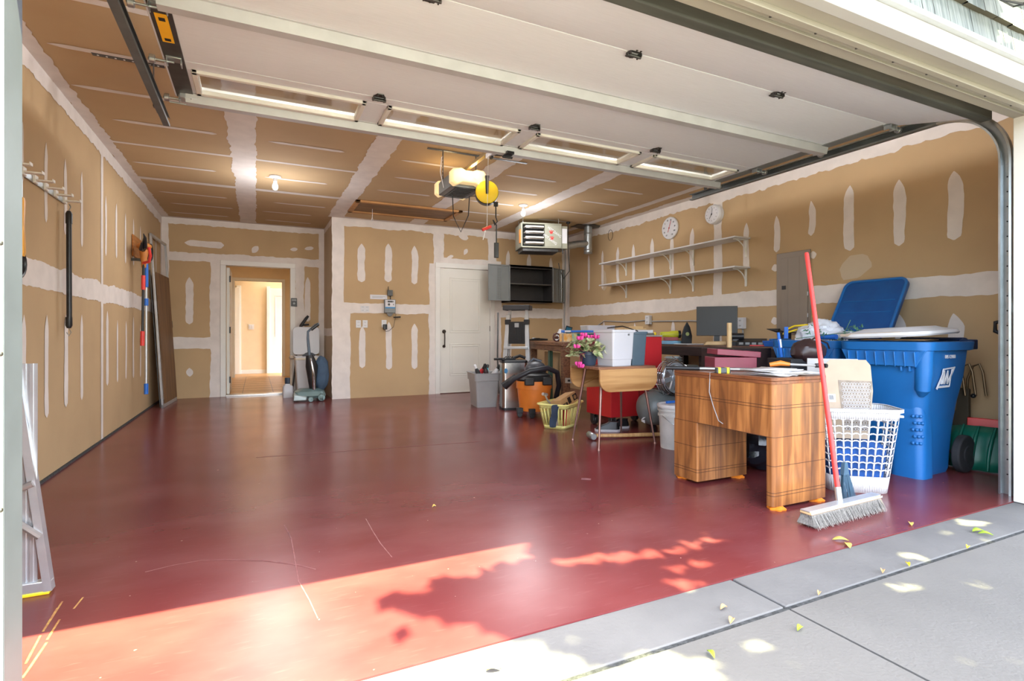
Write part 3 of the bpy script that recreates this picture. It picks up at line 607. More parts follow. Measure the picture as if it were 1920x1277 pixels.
# two fill lights added above the raised door to brighten the room, no fittings
for x in (.6, 2.9):
    l = bpy.data.lights.new('bulb_and_fill_light', 'POINT'); l.energy = 45; l.color = (.96, .97, 1); l.shadow_soft_size = .08; lo = bpy.data.objects.new('bulb_and_fill_light', l); COL.objects.link(lo); lo.location = (x, 2.9, CZ-.12)
# attic hatch
b = B(); b.box(1.22, 2.56, 7.14, 7.72, CZ-.012, CZ-.002, 0)
h = thing('attic_hatch', 'plywood attic ladder hatch with orange wood frame in the ceiling', 'attic hatch', (1.9, 7.4, CZ))
b = B(); b.M = Matrix.Translation((-1.9, -7.4, -CZ)); b.box(1.22, 2.56, 7.14, 7.72, CZ-.010, CZ-.002); obj('hatch_panel', b, BOARDB, h)
b = B(); b.M = Matrix.Translation((-1.9, -7.4, -CZ))
for q in ((1.16, 2.62, 7.08, 7.14), (1.16, 2.62, 7.72, 7.78), (1.16, 1.22, 7.08, 7.78), (2.56, 2.62, 7.08, 7.78)): b.box(*q, CZ-.028, CZ-.003)
obj('hatch_frame', b, HATCH, h, bevel=.003)
b = B(); b.tube([(-.45, .1, -.01), (-.45, .1, -.10), (-.455, .1, -.15)], .003, n=6); b.tube([(-.45, .1, -.13), (-.465, .1, -.16), (-.455, .1, -.19), (-.44, .1, -.16)], .003, n=6, cl=True); obj('pull_cord', b, WPL, h)
# ------------------------------------------------------------------ hanging gas heater and flue
he = thing('hanging_gas_heater', 'olive grey gas unit heater hanging from the ceiling in the back corner', 'heater', (3.86, 6.98, 2.42), rz=math.radians(-14)); HZ0 = 2.42
b = B(); X0, X1 = -.34, .28
b.box(X0, X1, 0, .42, .18, .20); b.box(X0, X1, 0, .42, -.17, -.15); b.box(X0, X0+.02, 0, .42, -.17, .2); b.box(.02, X1, 0, .42, -.15, .18); b.box(X0, X1, .40, .42, -.17, .2)
obj('casing', b, HGREY, he, bevel=.004)
b = B(); b.box(X0+.03, X1-.03, .05, .38, -.22, -.17); obj('underside_tray', b, DKST, he, bevel=.01)
for k in range(4):
    b = B(); z = -.11+k*.08; b.tube([(X0+.05, .04, z), (X0+.07, .02, z+.01), (X0+.2, .025, z+.012), (0, .02, z+.01), (.01, .06, z)], [.018, .026, .028, .026, .02], n=12); obj('heat_tube', b, STEEL, he)
b = B(); b.box(X0+.02, .02, .10, .39, -.15, .18); obj('burner_cavity', b, BLKM, he)
b = B(); b.box(X1, X1+.10, .02, .40, -.17, .17); obj('control_box', b, HGREY, he, bevel=.006)
b = B(); b.box(X1+.10, X1+.102, .1, .3, -.1, .12); b.box(X1+.012, X1+.09, .018, .0195, -.09, .13); obj('data_plate', b, PAPER, he)
b = B(); b.box(X0-.012, X0, .03, .1, -.1, .1); o = obj('orange_tag', b, ORG, he)
text('lettering', 'HOT DAWG', .055, PAPER, he, (.17, -.0012, .07), (PI/2, math.radians(35), 0), sx=.8)
text('lettering', 'HOT DAWG', .055, PAPER, he, (.10, -.0012, -.04), (PI/2, math.radians(35), 0), sx=.8)
b = B()
for cx, cz in ((.12, .06), (.13, -.03)):
    b.prism([(cx+.022*math.cos(a*PI/6), cz+.018*math.sin(a*PI/6)) for a in range(12)], -.0018, ax='y')
    for a in (40, 75, 110, 145): b.prism([(cx+.032*math.cos(math.radians(a))+.008*math.cos(q*PI/4), cz+.03*math.sin(math.radians(a))+.009*math.sin(q*PI/4)) for q in range(8)], -.0018, ax='y')
pieces('paw_print', b, REDI, he)
b = B()
for x in (X0+.04, X1-.03):
    for y in (.06, .36): b.cyl((x, y, .2), (x, y, CZ-HZ0), .004, n=8)
pieces('hanging_rod', b, GALV, he)
b = B(); b.tube([(X1+.03, .05, -.17), (X1+.03, .04, -.24)], .011, mi=0); obj('drip_leg', b, BLK, he)
fp = thing('flue_pipe', 'shiny galvanised flue pipe from heater up through the ceiling', 'flue pipe', (4.83, 7.25, 2.3))
b = B(); b.cyl((0, 0, CZ-2.3-.003), (0, 0, -.04), .065, n=24); 
for z in (.28, .02, -.03): b.lathe([(.068, z-.008), (.072, z), (.068, z+.008)], 24)
obj('vertical_duct', b, GALV, fp)
b = B(); b.tube([(-.02, 0, .12), (-.2, -.02, .10), (-.55, -.05, .02)], .055, n=20); 
for t in (.25, .5, .75): b.tube([(-.2-.35*t+.012, -.02-.03*t, .10-.08*t+.003), (-.2-.35*t-.012, -.02-.03*t, .10-.08*t-.003)], .059, n=20)
obj('horizontal_duct', b, GALV, fp)
b = B(); b.lathe([(.2, CZ-2.3-.012), (.19, CZ-2.3-.004)], 8); b.box(-.26, .15, -.12, .12, CZ-2.3-.014, CZ-2.3-.009); obj('ceiling_collar', b, DKST, fp)
b = B(); b.M = he.matrix_basis.inverted(); b.tube([(4.36, 7.1, CZ-.01), (4.36, 7.1, 2.3), (4.40, 7.12, 1.95), (4.28, 7.1, 1.82), (4.18, 7.05, 1.95), (4.16, 7.05, 2.05)], .006, n=8); b.cyl((4.36, 7.1, CZ-.004), (4.36, 7.1, CZ-.03), .03, n=12)
obj('power_cord', b, BLK, he)
b = B(); b.tube([(5.0, 8.24, CZ-.02), (5.0, 8.24, 1.6), (4.98, 8.24, 1.2), (4.99, 8.24, .9)], .011, n=8); one('wall_conduit', b, GREY, 'thin grey conduit running down the back right corner', 'conduit')
# ------------------------------------------------------------------ steel wall cabinet
cx0, cz0 = IB(940, 570); cx1, cz1 = IB(1020, 504)
cb = thing('steel_wall_cabinet', 'dark steel wall cabinet with both grey doors swung open, above ladder', 'cabinet', (cx0, BY-.003, cz0+.02)); CW = cx1-cx0-.02; CH = cz1-cz0-.03; D = .33
# front face sits D closer to the camera
b = B(); b.box(0, CW, -D, 0, 0, .03); b.box(0, CW, -D, 0, CH-.035, CH); b.box(0, .012, -D, 0, 0, CH); b.box(CW-.012, CW, -D, 0, 0, CH); b.box(0, CW, -.012, 0, 0, CH); b.box(0, CW, -D, -D+.012, 0, .035); b.box(0, CW, -D, -D+.012, CH-.05, CH)
obj('cabinet_body', b, mat('cabinet_charcoal', (58, 56, 56), .5, .2), cb, bevel=.002)
b = B(); b.box(.012, CW-.012, -D+.02, -.012, CH*.48, CH*.48+.022); obj('shelf', b, mat('cabinet_shelf', (84, 82, 80), .5, .2), cb, bevel=.002)
def cdoor(sx, x, ang):
    d = B(); wd = CW/2-.01; wd2 = wd*sx
    d.M = Matrix.LocRotScale(Vector((x, -D-.008, 0)), Euler((0, 0, ang)), None)
    x0, x1 = min(0, wd2), max(0, wd2)
    d.box(x0, x1, -.004, 0, .012, CH-.012); 
    for q in ((x0, x0+.02), (x1-.02, x1)): d.box(*q, 0, .018, .012, CH-.012)
    d.box(x0, x1, 0, .018, .012, .03); d.box(x0, x1, 0, .018, CH-.03, CH-.012)
    m = (x0+x1)/2; d.box(m-.05, m-.04, 0, .01, .03, CH-.03); d.box(m+.04, m+.05, 0, .01, .03, CH-.03)
    o = obj('cabinet_door', d, GREYM, cb, bevel=.002)
    e = B(); e.M = d.M
    for r in range(22):
        for c in range(3): e.box(m-.03+c*.022, m-.018+c*.022, .0, .0015, .045+r*(CH-.1)/22, .052+r*(CH-.1)/22)
    obj('perforated_strip', e, DKST, o)
    if sx < 0:
        h = B(); h.M = d.M; h.cyl((m-.07, .02, .03), (m-.07, .02, CH-.03), .004, n=8); h.box(m-.11, m-.03, .02, .03, CH*.42, CH*.44); obj('latch_rod', h, GALV, o)
cdoor(1, 0.0, math.radians(182)); cdoor(-1, CW, math.radians(-150))
# ------------------------------------------------------------------ wall-mounted things
def plate(x, z, n, label, w=.075, h=.115, slots=True, y=BY):
    t = thing('wall_outlet' if slots else 'light_switch', label, 'outlet' if slots else 'switch', (x, y, z))
    b = B(); b.box(-w*n/2, w*n/2, -.006, 0, -h/2, h/2); obj('cover_plate', b, WPL, t, bevel=.002)
    b = B()
    for k in range(n):
        cx = -w*n/2+w*(k+.5)
        if slots:
            for z in (-.025, .025): b.box(cx-.010, cx-.007, -.0072, -.005, z-.006, z+.008); b.box(cx+.007, cx+.010, -.0072, -.005, z-.006, z+.008)
        else: b.box(cx-.005, cx+.005, -.014, -.005, -.01, .012)
    pieces('socket_slot' if slots else 'toggle', b, INK if slots else WPL, t)
    return t
plate(*IB(672, 607.5), 1, 'white wall outlet, leftmost of the pair below the wide outlet on back wall')
plate(*IB(684.5, 607.5), 1, 'white wall plate, right one of the pair below the wide outlet on back wall')
plate(*IB(720, 607), 1, 'white wall outlet with the black adapter plugged in, below the irrigation timer')
plate(*IB(684, 579), 2, 'wide white double wall outlet set in the pale horizontal seam on back wall', w=.065, h=.09)
tx, tz = IB(730, 575)
tm = thing('irrigation_timer', 'grey wall-mounted irrigation timer with blue band on the back wall', 'irrigation timer', (tx, BY, tz))
b = B(); b.box(-.085, .085, -.06, 0, -.10, .11); obj('timer_box', b, GREYM, tm, bevel=.008)
b = B(); b.box(-.075, .075, -.0615, -.059, -.02, .10); obj('face_panel', b, PAPER, tm)
b = B(); b.box(-.075, .075, -.0625, -.0605, -.03, -.008, 0); b.box(-.04, .04, -.0625, -.0605, .062, .088, 1); b.cyl((-.02, -.06, .03), (-.02, -.068, .03), .018, n=20, mi=1); b.box(.045, .055, -.0625, -.0605, .02, .04, 1); b.box(.045, .055, -.0625, -.0605, .065, .085, 1); b.box(-.065, -.058, -.0625, -.0605, .07, .078, 1)
obj('dial_and_display', b, [BINK, DKST], tm)
b = B(); b.loft([[(-.055, -.05, -.10), (.055, -.05, -.10), (.055, -.01, -.10), (-.055, -.01, -.10)], [(-.02, -.04, -.15), (.02, -.04, -.15), (.02, -.015, -.15), (-.02, -.015, -.15)]]); obj('cable_funnel', b, GREYM, tm)
b = B(); b.box(-.035, .045, -.04, 0, .165, .255); b.cyl((-.02, -.02, .255), (-.02, -.02, .31), .006, n=8, mi=1); b.cyl((.012, -.02, .11), (.012, -.02, .165), .008, n=8, mi=1); obj('receiver_module', b, [DKST, BLK], tm, bevel=.004)
ax, az = IB(721, 613); ax -= tx; az -= tz
b = B(); b.rr([(-.04, .028, .03, .006), (.04, .028, .03, .006)], n=16); b.v = [(x+ax, y-.035, z+az) for x, y, z in b.v]; obj('power_adapter', b, BLK, tm, bevel=.004)
b = B(); b.tube([(ax, -.04, az-.04), (ax+.01, -.04, az-.07), (ax+.06, -.04, az-.06), (ax+.13, -.04, az), (ax+.16, -.03, az+.14), (ax+.17, -.03, az+.2), (.06, -.03, -.09)], .003, n=6); b.tube([(ax+.13, -.04, az+.15), (ax+.24, -.04, az+.155)], .011, n=8); obj('timer_cord', b, BLK, tm)
nx, nz = IB(710, 557)
b = B(); b.box(-.13, .13, -.002, 0, -.034, .034); b.box(-.10, .10, -.003, -.002, .004, .008, 1); b.box(-.10, .06, -.003, -.002, -.010, -.006, 1)
one('paper_note', b, [PAPER, GREYM], 'white paper note taped to the wall left of the irrigation timer', 'note', loc=(nx, BY-.002, nz))
kx, kz = IF(551, 567)
b = B(); b.box(-.045, .045, -.025, 0, -.065, .065); b.box(-.035, .035, -.027, -.025, .02, .05, 1); b.cyl((0, -.025, -.02), (0, -.03, -.02), .018, n=16, mi=1)
one('door_control_panel', b, [BLK, GREYM], 'small black wall control with round button beside the open doorway', 'wall control', loc=(kx, FY-.02, kz), bevel=.004)
# shelves on right wall
for zi, (zt, lb) in enumerate(((2.06, 'long white wall shelf on curved brackets, upper one under the dials'), (1.725, 'long white wall shelf on curved brackets, lower one above the bench'))):
    s = thing('wall_shelf', lb, 'shelf', (RX-.003, 5.6, zt), group='white wall shelves')
    b = B(); b.box(-.25, 0, -1.28, 1.35, -.009, .009); obj('shelf_board', b, WPL, s, bevel=.003)
    for yb in (.98, .02, -.40, -1.22):
        k = B(); k.box(-.012, 0, yb-.012, yb+.012, -.21, -.01); k.box(-.20, 0, yb-.012, yb+.012, -.016, -.0095)
        k.tube([(-.20+.19*math.sin(q*PI/2/8), yb, -.016-.17*(1-math.cos(q*PI/2/8))) for q in range(9)][::1], .0065, n=8)
        k.v = k.v
        obj('shelf_bracket', k, WHT, s)
# dials
def dial(name, label, px, py, r, x):
    y, z = on_x(x)(px, py); t = thing(name, label, 'clock' if name == 'wall_clock' else 'thermometer', (x, y, z), rz=-PI/2); return t
t = dial('wall_clock', 'round white dial hung with its deep rim on the pale vertical seam', 1344, 403, .1, RX-.003)
b = B(); b.cyl((0, 0, 0), (0, -.05, 0), .115, n=40); b.cyl((0, -.05, 0), (0, -.085, 0), .122, .11, n=40); obj('case', b, WPL, t, bevel=.006)
b = B(); b.cyl((0, -.083, 0), (0, -.0865, 0), .096, n=40); obj('dial_face', b, PAPER, t)
b = B()
for k in range(12):
    a = k*PI/6; b.M = Matrix.LocRotScale(Vector((.08*math.sin(a), -.0865, .08*math.cos(a))), Euler((0, a, 0)), None); b.box(-.002, .002, -.001, 0, -.007, .007)
b.M = Matrix(); pieces('hour_mark', b, INK, t)
for a, L, wd in ((math.radians(10), .07, .004), (math.radians(215), .06, .006)):
    b = B(); b.M = Matrix.Rotation(a, 4, 'Y'); b.box(-wd/2, wd/2, -.089, -.088, -.015, L); obj('hand', b, INK, t)
b = B(); b.cyl((0, -.0865, 0), (0, -.091, 0), .008, n=12); obj('hub', b, INK, t)
t = dial('dial_thermometer', 'round white wall thermometer with red pointer above upper shelf', 1258, 428, .13, RX-.003)
b = B(); b.cyl((0, 0, 0), (0, -.03, 0), .15, n=40); obj('case', b, WPL, t, bevel=.008)
b = B(); b.cyl((0, -.03, 0), (0, -.0315, 0), .138, n=40); obj('dial_face', b, PAPER, t)
for k, s in enumerate(('-60', '-40', '-20', '0', '20', '40', '60', '80', '100', '120')):
    a = math.radians(-150+k*300/9); text('numeral', s, .03, INK, t, (.108*math.sin(a), -.032, .108*math.cos(a)), (PI/2, 0, 0), sx=.85)
b = B(); b.M = Matrix.Rotation(math.radians(22), 4, 'Y'); b.box(-.004, .004, -.036, -.035, -.06, .10); b.M = Matrix(); b.cyl((0, -.031, 0), (0, -.038, 0), .009, n=12); obj('pointer', b, REDI, t)
b = B(); yy, zz = IR(1145, 441); b.tube([(RX-.006, yy+.06*math.cos(k*PI/8), zz+.085*math.sin(k*PI/8)) for k in range(16)], .0035, n=6, cl=True)
one('wire_loop', b, GRNW, 'thin dark wire loop hanging on the right wall near flue pipe', 'wire')
# electric panel
ep = thing('electric_panel', 'grey-brown steel breaker panel on right wall beside the red broom handle', 'electrical panel', (RX-.003, 3.78, .96), rz=-PI/2)
b = B(); b.box(-.195, .195, -.012, 0, 0, .87); obj('panel_frame', b, PANG, ep, bevel=.004)
b = B(); b.box(-.13, .17, -.022, -.012, .06, .81); b.box(-.05, -.047, -.0235, -.021, .07, .8); b.box(.08, .083, -.0235, -.021, .07, .8); o = obj('panel_door', b, PANG, ep, bevel=.003)
b = B(); b.box(-.12, -.075, -.026, -.02, .48, .52); obj('latch', b, BLK, o)
b = B()
for z in (.2, .42, .66): b.cyl((.172, -.018, z-.02), (.172, -.018, z+.02), .005, n=8)
obj('hinge', b, WPL, o)
# conduit and outlets on right wall
def wbox(px, py, label):
    y, z = on_x(RX)(px, py); t = thing('surface_outlet_box', label, 'outlet box', (RX-.003, y, z), rz=-PI/2)
    b = B(); b.box(-.045, .045, -.055, 0, -.065, .065); obj('box_body', b, WPL, t, bevel=.006)
    b = B()
    for zz in (-.03, .03): b.box(-.01, -.006, -.0565, -.055, zz-.008, zz+.008); b.box(.006, .01, -.0565, -.055, zz-.008, zz+.008)
    pieces('socket_slot', b, INK, t); return y, z
y1, z1 = wbox(1219, 600, 'white surface outlet box on right wall above the red tool cabinet'); y2, z2 = wbox(1394, 606, 'white surface outlet box on right wall, right of the black monitor')
b = B(); b.tube([(RX-.012, y1-.05, z1-.02), (RX-.012, (y1+y2)/2, z1-.03), (RX-.012, y2+.05, z2)], .009, n=8); b.tube([(RX-.012, y2, z2-.06), (RX-.012, y2-.01, .9), (RX-.02, y2-.05, .86)], .009, n=8)
b.tube([(RX-.012, y1+.05, z1), (RX-.012, y1+.5, z1-.02), (RX-.012, y1+1.1, z1+.01), (RX-.012, y1+1.5, z1-.15)], .009, n=8)
one('wall_conduit', b, GREY, 'grey conduit linking the two outlet boxes along right wall above benches', 'conduit')
# ------------------------------------------------------------------ left wall things
IL2 = on_x(LX+.05)
rk = thing('tool_rack', 'white metal wall rack with five prongs high on left wall', 'wall rack', (LX+.004, 4.6, 1.93))
b = B(); b.box(0, .008, -.75, .30, -.02, .02); obj('rail', b, GALV, rk, bevel=.002)
for k in range(6):
    b = B(); y = -.68+k*.19; b.box(.008, .10, y-.022, y+.022, -.006, .004); b.box(.10, .106, y-.022, y+.022, -.006, .014); b.box(.0, .02, y-.028, y+.028, -.02, .03); obj('prong', b, WHT, rk, bevel=.003)
b = B(); b.tube([(.0, 0, 0), (.002, 0, -.78)], .0165, n=12); b.lathe([(.02, -.07), (.021, 0.0), (.012, .02)], 14, mi=0); b.lathe([(.012, -.82), (.021, -.80), (.02, -.74)], 14); b.tube([(0, 0, .02), (.01, 0, .05), (.0, .01, .07)], .004, n=6, mi=1); b.tube([(0, 0, -.82), (.012, 0, -.85), (.0, .0, -.875), (-.012, 0, -.85)], .003, n=6, mi=1)
one('spring_bar', b, [BLK, GALV], 'long black rod with hooked ends hanging from right end of wall rack', 'rod', loc=(LX+.05, 4.83, 1.83))
b = B(); b.rr([(-.32, .018, .014, .008), (-.30, .022, .018, .01), (-.16, .017, .014, .008), (-.02, .021, .017, .01), (0, .017, .014, .008)], n=20); b.box(-.012, .012, -.004, .004, 0, .10, 1); b.cyl((-.024, 0, -.27), (.024, 0, -.27), .01, mi=2)
y, z = on_x(LX+.1)(42, 372); one('saw_handle', b, [mat('amber_handle', (222, 158, 56), .4), GALV, BLK], 'amber yellow tool handle hanging from the wall rack beside white jamb', 'tool', loc=(LX+.1, y-.02, z), rz=PI/2)
y, z = on_x(LX+.06)(39, 494)
b = B(); b.tube([(LX+.06, y+.115*math.cos(k*PI/10)-.06, z+.085*math.sin(k*PI/10)) for k in range(-9, 10)], .012, n=10); b.tube([(LX, y-.05, z+.02), (LX+.06, y-.05, z+.07)], .006, n=6); one('black_hose_loop', b, BLK, 'black rubber loop hook on left wall beside the white jamb', 'hook')
# leaning screen frame with hardboard
sf = thing('screen_door_frame', 'tall aluminium screen door frame leaning on left wall in far corner', 'screen door', (-1.10, 8.25, .0), rot=(0, math.radians(-3.4), math.radians(-3)))
b = B(); hgt = 2.28; wd = .92
for q in ((0, .035, 0, hgt), (wd-.035, wd, 0, hgt)): b.box(-.013, .013, q[0], q[1], q[2], q[3])
b.box(-.013, .013, 0, wd, 0, .05); b.box(-.013, .013, 0, wd, hgt-.035, hgt); obj('outer_frame', b, ALU, sf, bevel=.003)
b = B(); b.box(-.02, .02, wd-.04, wd+.005, 1.06, 1.16); obj('latch', b, BLK, sf, bevel=.004)
b = B(); b.box(.014, .022, .06, wd-.045, .055, 1.78); o = obj('hardboard_panel', b, BOARDB, sf); o['label'] = 'brown hardboard panel'
b = B(); b.tube([(-.02, -.02, .02), (-.03, -.02, 1.8)], .006); obj('dark_edge_strip', b, BLK, sf)
# tools on bracket
y, z = on_x(LX+.02)(262, 468)
b = B(); b.box(0, .018, -.36, .36, -.12, .12); one('mounting_board', b, mat('orange_stained_board', (176, 112, 50), .5, scale=5, stretch=(1, 1, 8), rgb2=(150, 92, 40)), 'orange stained wooden backboard fixed to left wall behind the pole pruner', 'board', loc=(LX+.004, y, z), bevel=.003)
yy, zt = on_x(LX+.14)(274, 492); _, zb = on_x(LX+.14)(276, 738)
pp = thing('telescopic_pole', 'long white telescopic pole with blue grips hanging on left wall', 'pole', (LX+.14, yy, zb))
b = B(); b.cyl((0, 0, .10), (0, 0, zt-zb), .013, n=12); obj('shaft', b, ALU, pp)
b = B(); b.cyl((0, 0, 0), (0, 0, .12), .022, n=14); obj('end_grip', b, BLUB, pp, bevel=.003)
b = B(); b.cyl((0, 0, zt-zb-.28), (0, 0, zt-zb-.02), .022, n=14); obj('upper_grip', b, BLUB, pp, bevel=.003)
b = B(); b.cyl((0, 0, 1.0), (0, 0, 1.08), .022, n=14); obj('collar', b, BLUB, pp, bevel=.003)
b = B(); b.box(-.14, .0, -.006, .006, 1.5, 1.53); obj('wall_clip', b, DKST, pp)
pr = thing('pole_pruner', 'black pole pruner with orange wood head and red grips hanging on left wall', 'pole pruner', (LX+.13, yy-.13, zb+.55))
H2 = zt-zb-.62
b = B(); b.cyl((0, -.02, .15), (0, .05, H2+.15), .013, n=10); obj('pole', b, BLK, pr)
b = B(); b.cyl((0, -.03, 0), (0, -.02, .16), .021, n=12); obj('bottom_grip', b, REDP, pr)
b = B(); b.cyl((0, .02, .62), (0, .03, .78), .02, n=12); obj('middle_grip', b, REDP, pr)
b = B(); b.tube([(0, .03, .92), (.06, -.02, .93), (.08, -.07, .99), (.07, -.1, 1.08)], .015, n=10); obj('red_hook', b, REDP, pr)
b = B(); b.tube([(0, .05, H2+.0), (0, .06, H2+.2)], [.02, .045], n=12); b.sph((.0, .06, H2+.24), .075, (1, 1.1, .55)); obj('pulley_head', b, mat('orange_wood', (190, 120, 54), .5), pr)
b = B(); b.tube([(.0, .0, H2+.2), (.03, -.11, H2+.22), (.05, -.2, H2+.30), (.04, -.22, H2+.34)], [.03, .03, .015, .004], n=8); b.tube([(.0, .0, H2+.2), (.0, -.12, H2+.18), (.02, -.2, H2+.24)], [.02, .018, .008], n=8); obj('cutting_blade', b, BLK, pr)
b = B()
for q in (0, .07): b.tube([(.02+q*.3, .16+q+.09*math.cos(k*PI/7), H2+.2+.09*math.sin(k*PI/7)) for k in range(14)], .009, n=8, cl=True)
obj('rope_loop', b, BLK, pr)
# metal step frame near the door jamb
st = thing('folded_aluminium_platform', 'ribbed aluminium work platform with yellow feet leaning behind left jamb', 'work platform', (-.98, 2.56, 0))
b = B()
for k in range(24):
    x0 = -.26+k*.021; b.box(x0, x0+.011, -.004, .004, .03, .86); b.box(x0+.010, x0+.022, .0, .006, .03, .86)
obj('ribbed_sheet', b, ALU, st)
b = B()
b.loft([[(x-.012, y, 0.012) for x, y in ((.28, -.02), (.305, -.02), (.305, .02), (.28, .02))], [(x-.115, y, .9) for x, y in ((.28, -.02), (.305, -.02), (.305, .02), (.28, .02))]])
obj('side_rail', b, ALU, st)
b = B(); b.box(-.25, .29, -.018, .018, .012, .05); obj('bottom_rail', b, ALU, st, bevel=.003)
b = B(); b.box(-.25, .285, -.02, .02, .0, .013); obj('rubber_foot', b, YEL, st, bevel=.004)
b = B(); b.tube([(-.05, -.025, .52), (.26, -.025, .22)], .012, n=8); b.tube([(-.05, -.025, .30), (.24, -.025, .42)], .012, n=8); obj('diagonal_brace', b, mat('brace_grey', (140, 136, 134), .5, .4), st)
b = B(); b.box(.10, .15, -.035, -.015, .48, .52); obj('wooden_knob', b, PINE, st, bevel=.006)
st.rotation_euler = (0, 0, 0)
# ------------------------------------------------------------------ vacuum corner
vb = thing('white_waste_bin', 'white lidded waste bin with raised lid behind the upright vacuum', 'waste bin', (.72, 8.92, 0))
b = B(); b.rr([(0, .14, .13, .03), (.56, .18, .16, .03), (.62, .19, .17, .03), (.625, .17, .15, .03), (.56, .155, .14, .03)], n=32, cap1=False); obj('bin_body', b, WPL, vb)
b = B(); b.rr([(.57, .192, .172, .03), (.60, .196, .176, .03)], n=32); obj('rim', b, mat('cream_rim', (226, 214, 190), .5), vb)
b = B(); b.prism([(x, z+.86) for x, z in rrect(.20, .22, .06, 24)], .02, ax='y', o=.15); obj('raised_lid', b, WPLT, vb, bevel=.005)
b = B(); b.sph((.02, -.05, .62), .09, (1, .9, .7), jit=.25, n=10); obj('bin_contents', b, FABG, vb)
b = B(); b.tube([(-.22, -.1, 0), (-.215, -.1, .6)], .017, n=10); b.sph((-.215, -.1, .61), .032, n=8); one('white_handrail_post', b, CARDL, 'pale upright stick with rounded top left of the white waste bin', 'stick', loc=(.70, 8.92, 0))
up = thing('upright_vacuum', 'grey-green upright vacuum cleaner with blue bag beside the wall corner', 'vacuum cleaner', (.70, 8.30, 0))
VG = mat('vacuum_green', (100, 122, 122), .35, .2); VB = mat('vacuum_bag_blue', (66, 86, 108), .85, var=.15, bump=.3)
b = B(); b.rr([(.045, .20, .14, .06), (.08, .22, .16, .07), (.14, .20, .14, .07), (.175, .13, .09, .05)], n=32); obj('base_housing', b, VG, up)
b = B(); b.loft([[(-.23, -.17, .02), (-.05, -.19, .02), (-.05, -.19, .07), (-.22, -.17, .10)], [(-.22, -.02, .02), (-.04, -.05, .02), (-.04, -.05, .12), (-.20, -.02, .16)]]); obj('nozzle', b, mat('vac_silver', (170, 184, 186), .3, .4), up, bevel=.012)
for x, y, r in ((.15, -.15, .055), (-.0, -.20, .04), (.15, .13, .055)):
    b = B(); b.cyl((x-.02, y, r), (x+.03, y-.01, r), r, n=20); b.cyl((x+.0, y-.02, r), (x+.0, y-.045, r), r*.9, n=20); obj('wheel', b, VG, up, bevel=.006)
b = B(); b.tube([(.04, -.03, .16), (.03, -.03, .5), (.0, -.02, .66)], [.04, .085, .05], n=16); obj('motor_column', b, BLK, up)
b = B(); b.tube([(.055, -.09, .16), (.045, -.12, .4), (.01, -.09, .62)], [.022, .02, .014], n=10); obj('silver_trim', b, CHR, up)
b = B(); b.sph((.17, .06, .38), .13, (.85, .8, 2.0), n=14, jit=.12); obj('dust_bag', b, VB, up)
b = B(); b.tube([(.0, -.02, .64), (-.02, 0, .90), (-.02, .0, 1.0), (.08, 0, 1.10), (.13, 0, 1.12)], [.022, .018, .016, .016, .018], n=12); obj('handle', b, mat('vac_handle', (84, 98, 112), .4), up)
b = B(); b.tube([(.02, -.02, 1.03), (.12, -.02, 1.11)], .024, n=10); obj('hand_grip', b, BLK, up)
sw = thing('stick_vacuum', 'black-handled floor sweeper standing behind the white waste bin', 'sweeper', (.52, 9.20, 0))
b = B(); b.tube([(.0, -.0, .03), (.06, 0, .6), (.12, 0, 1.0)], .014, n=10); obj('pole', b, DKST, sw)
b = B(); b.tube([(.12, 0, .98), (.13, 0, 1.10), (.21, 0, 1.22), (.24, 0, 1.26)], [.022, .026, .024, .018], n=10); b.tube([(.14, 0, 1.11), (.25, 0, 1.12)], .014, n=8); obj('handle_grip', b, BLK, sw)
b = B(); b.rr([(0, .12, .06, .03), (.05, .10, .05, .03)], n=24); obj('sweeper_head', b, BLK, sw)
cl = thing('cleaner_bottle', 'small translucent detergent jug with black cap left of the waste bin', 'bottle', (.44, 8.85, 0))
b = B(); b.rr([(0, .075, .06, .02), (.16, .075, .06, .03), (.21, .04, .035, .02)], n=28); obj('jug_body', b, WPLT, cl)
b = B(); b.cyl((0, 0, .21), (0, 0, .30), .045, .045, n=16); obj('cap', b, NAVY, cl, bevel=.004)
# ------------------------------------------------------------------ group by the door: grey tote, steel bin, ladder, wet vac, yellow basket
tb = thing('grey_tote_bin', 'grey plastic tote full of spray bottles beside the white door', 'tote', (2.78, 6.70, 0), rz=math.radians(-8))
b = B(); b.rr([(0, .135, .19, .03), (.35, .16, .22, .03), (.352, .175, .235, .035), (.44, .18, .24, .035), (.445, .192, .252, .04), (.452, .192, .252, .04), (.446, .16, .22, .03), (.06, .12, .17, .03)], n=40, cap1=True); obj('tote_body', b, GREY, tb)
cols = [('black', BLK), ('red', RED), ('dark', mat('dark_brown_plastic', (60, 44, 44), .4)), ('turquoise', mat('turquoise', (40, 170, 190), .4)), ('white', WPL), ('white', WPL)]
lbs = ['black-capped dark spray can at back left of grey tote', 'red-labelled bottle lying in the grey tote', 'brown bottle tucked between red and turquoise ones in grey tote', 'turquoise bottle tilted in middle of grey tote', 'white bottle with black cap leaning on right rim of grey tote', 'slim white tube at front of grey tote']
for k, (nm, m) in enumerate(cols):
    t = thing('spray_bottle', lbs[k], 'bottle', (2.68+.045*k, 6.66+(.09 if k % 2 else -.09), .38), rot=(math.radians((-20, 25, 10, -25, 15, 30)[k]), math.radians((-18, 20, -12, 28, 22, 40)[k]), 0), group='bottles in the grey tote')
    b = B(); b.lathe([(.03, -.12), (.032, .10), (.02, .14)], 16); obj('bottle_body', b, m, t)
    b = B(); b.lathe([(.018, .14), (.02, .19), (.016, .20)], 14); obj('cap', b, BLK if m is not BLK else WPL, t)
sb = thing('steel_trash_can', 'tall stainless steel trash can with black lid in front of the ladder', 'trash can', (3.0, 6.23, 0), rz=math.radians(-14))
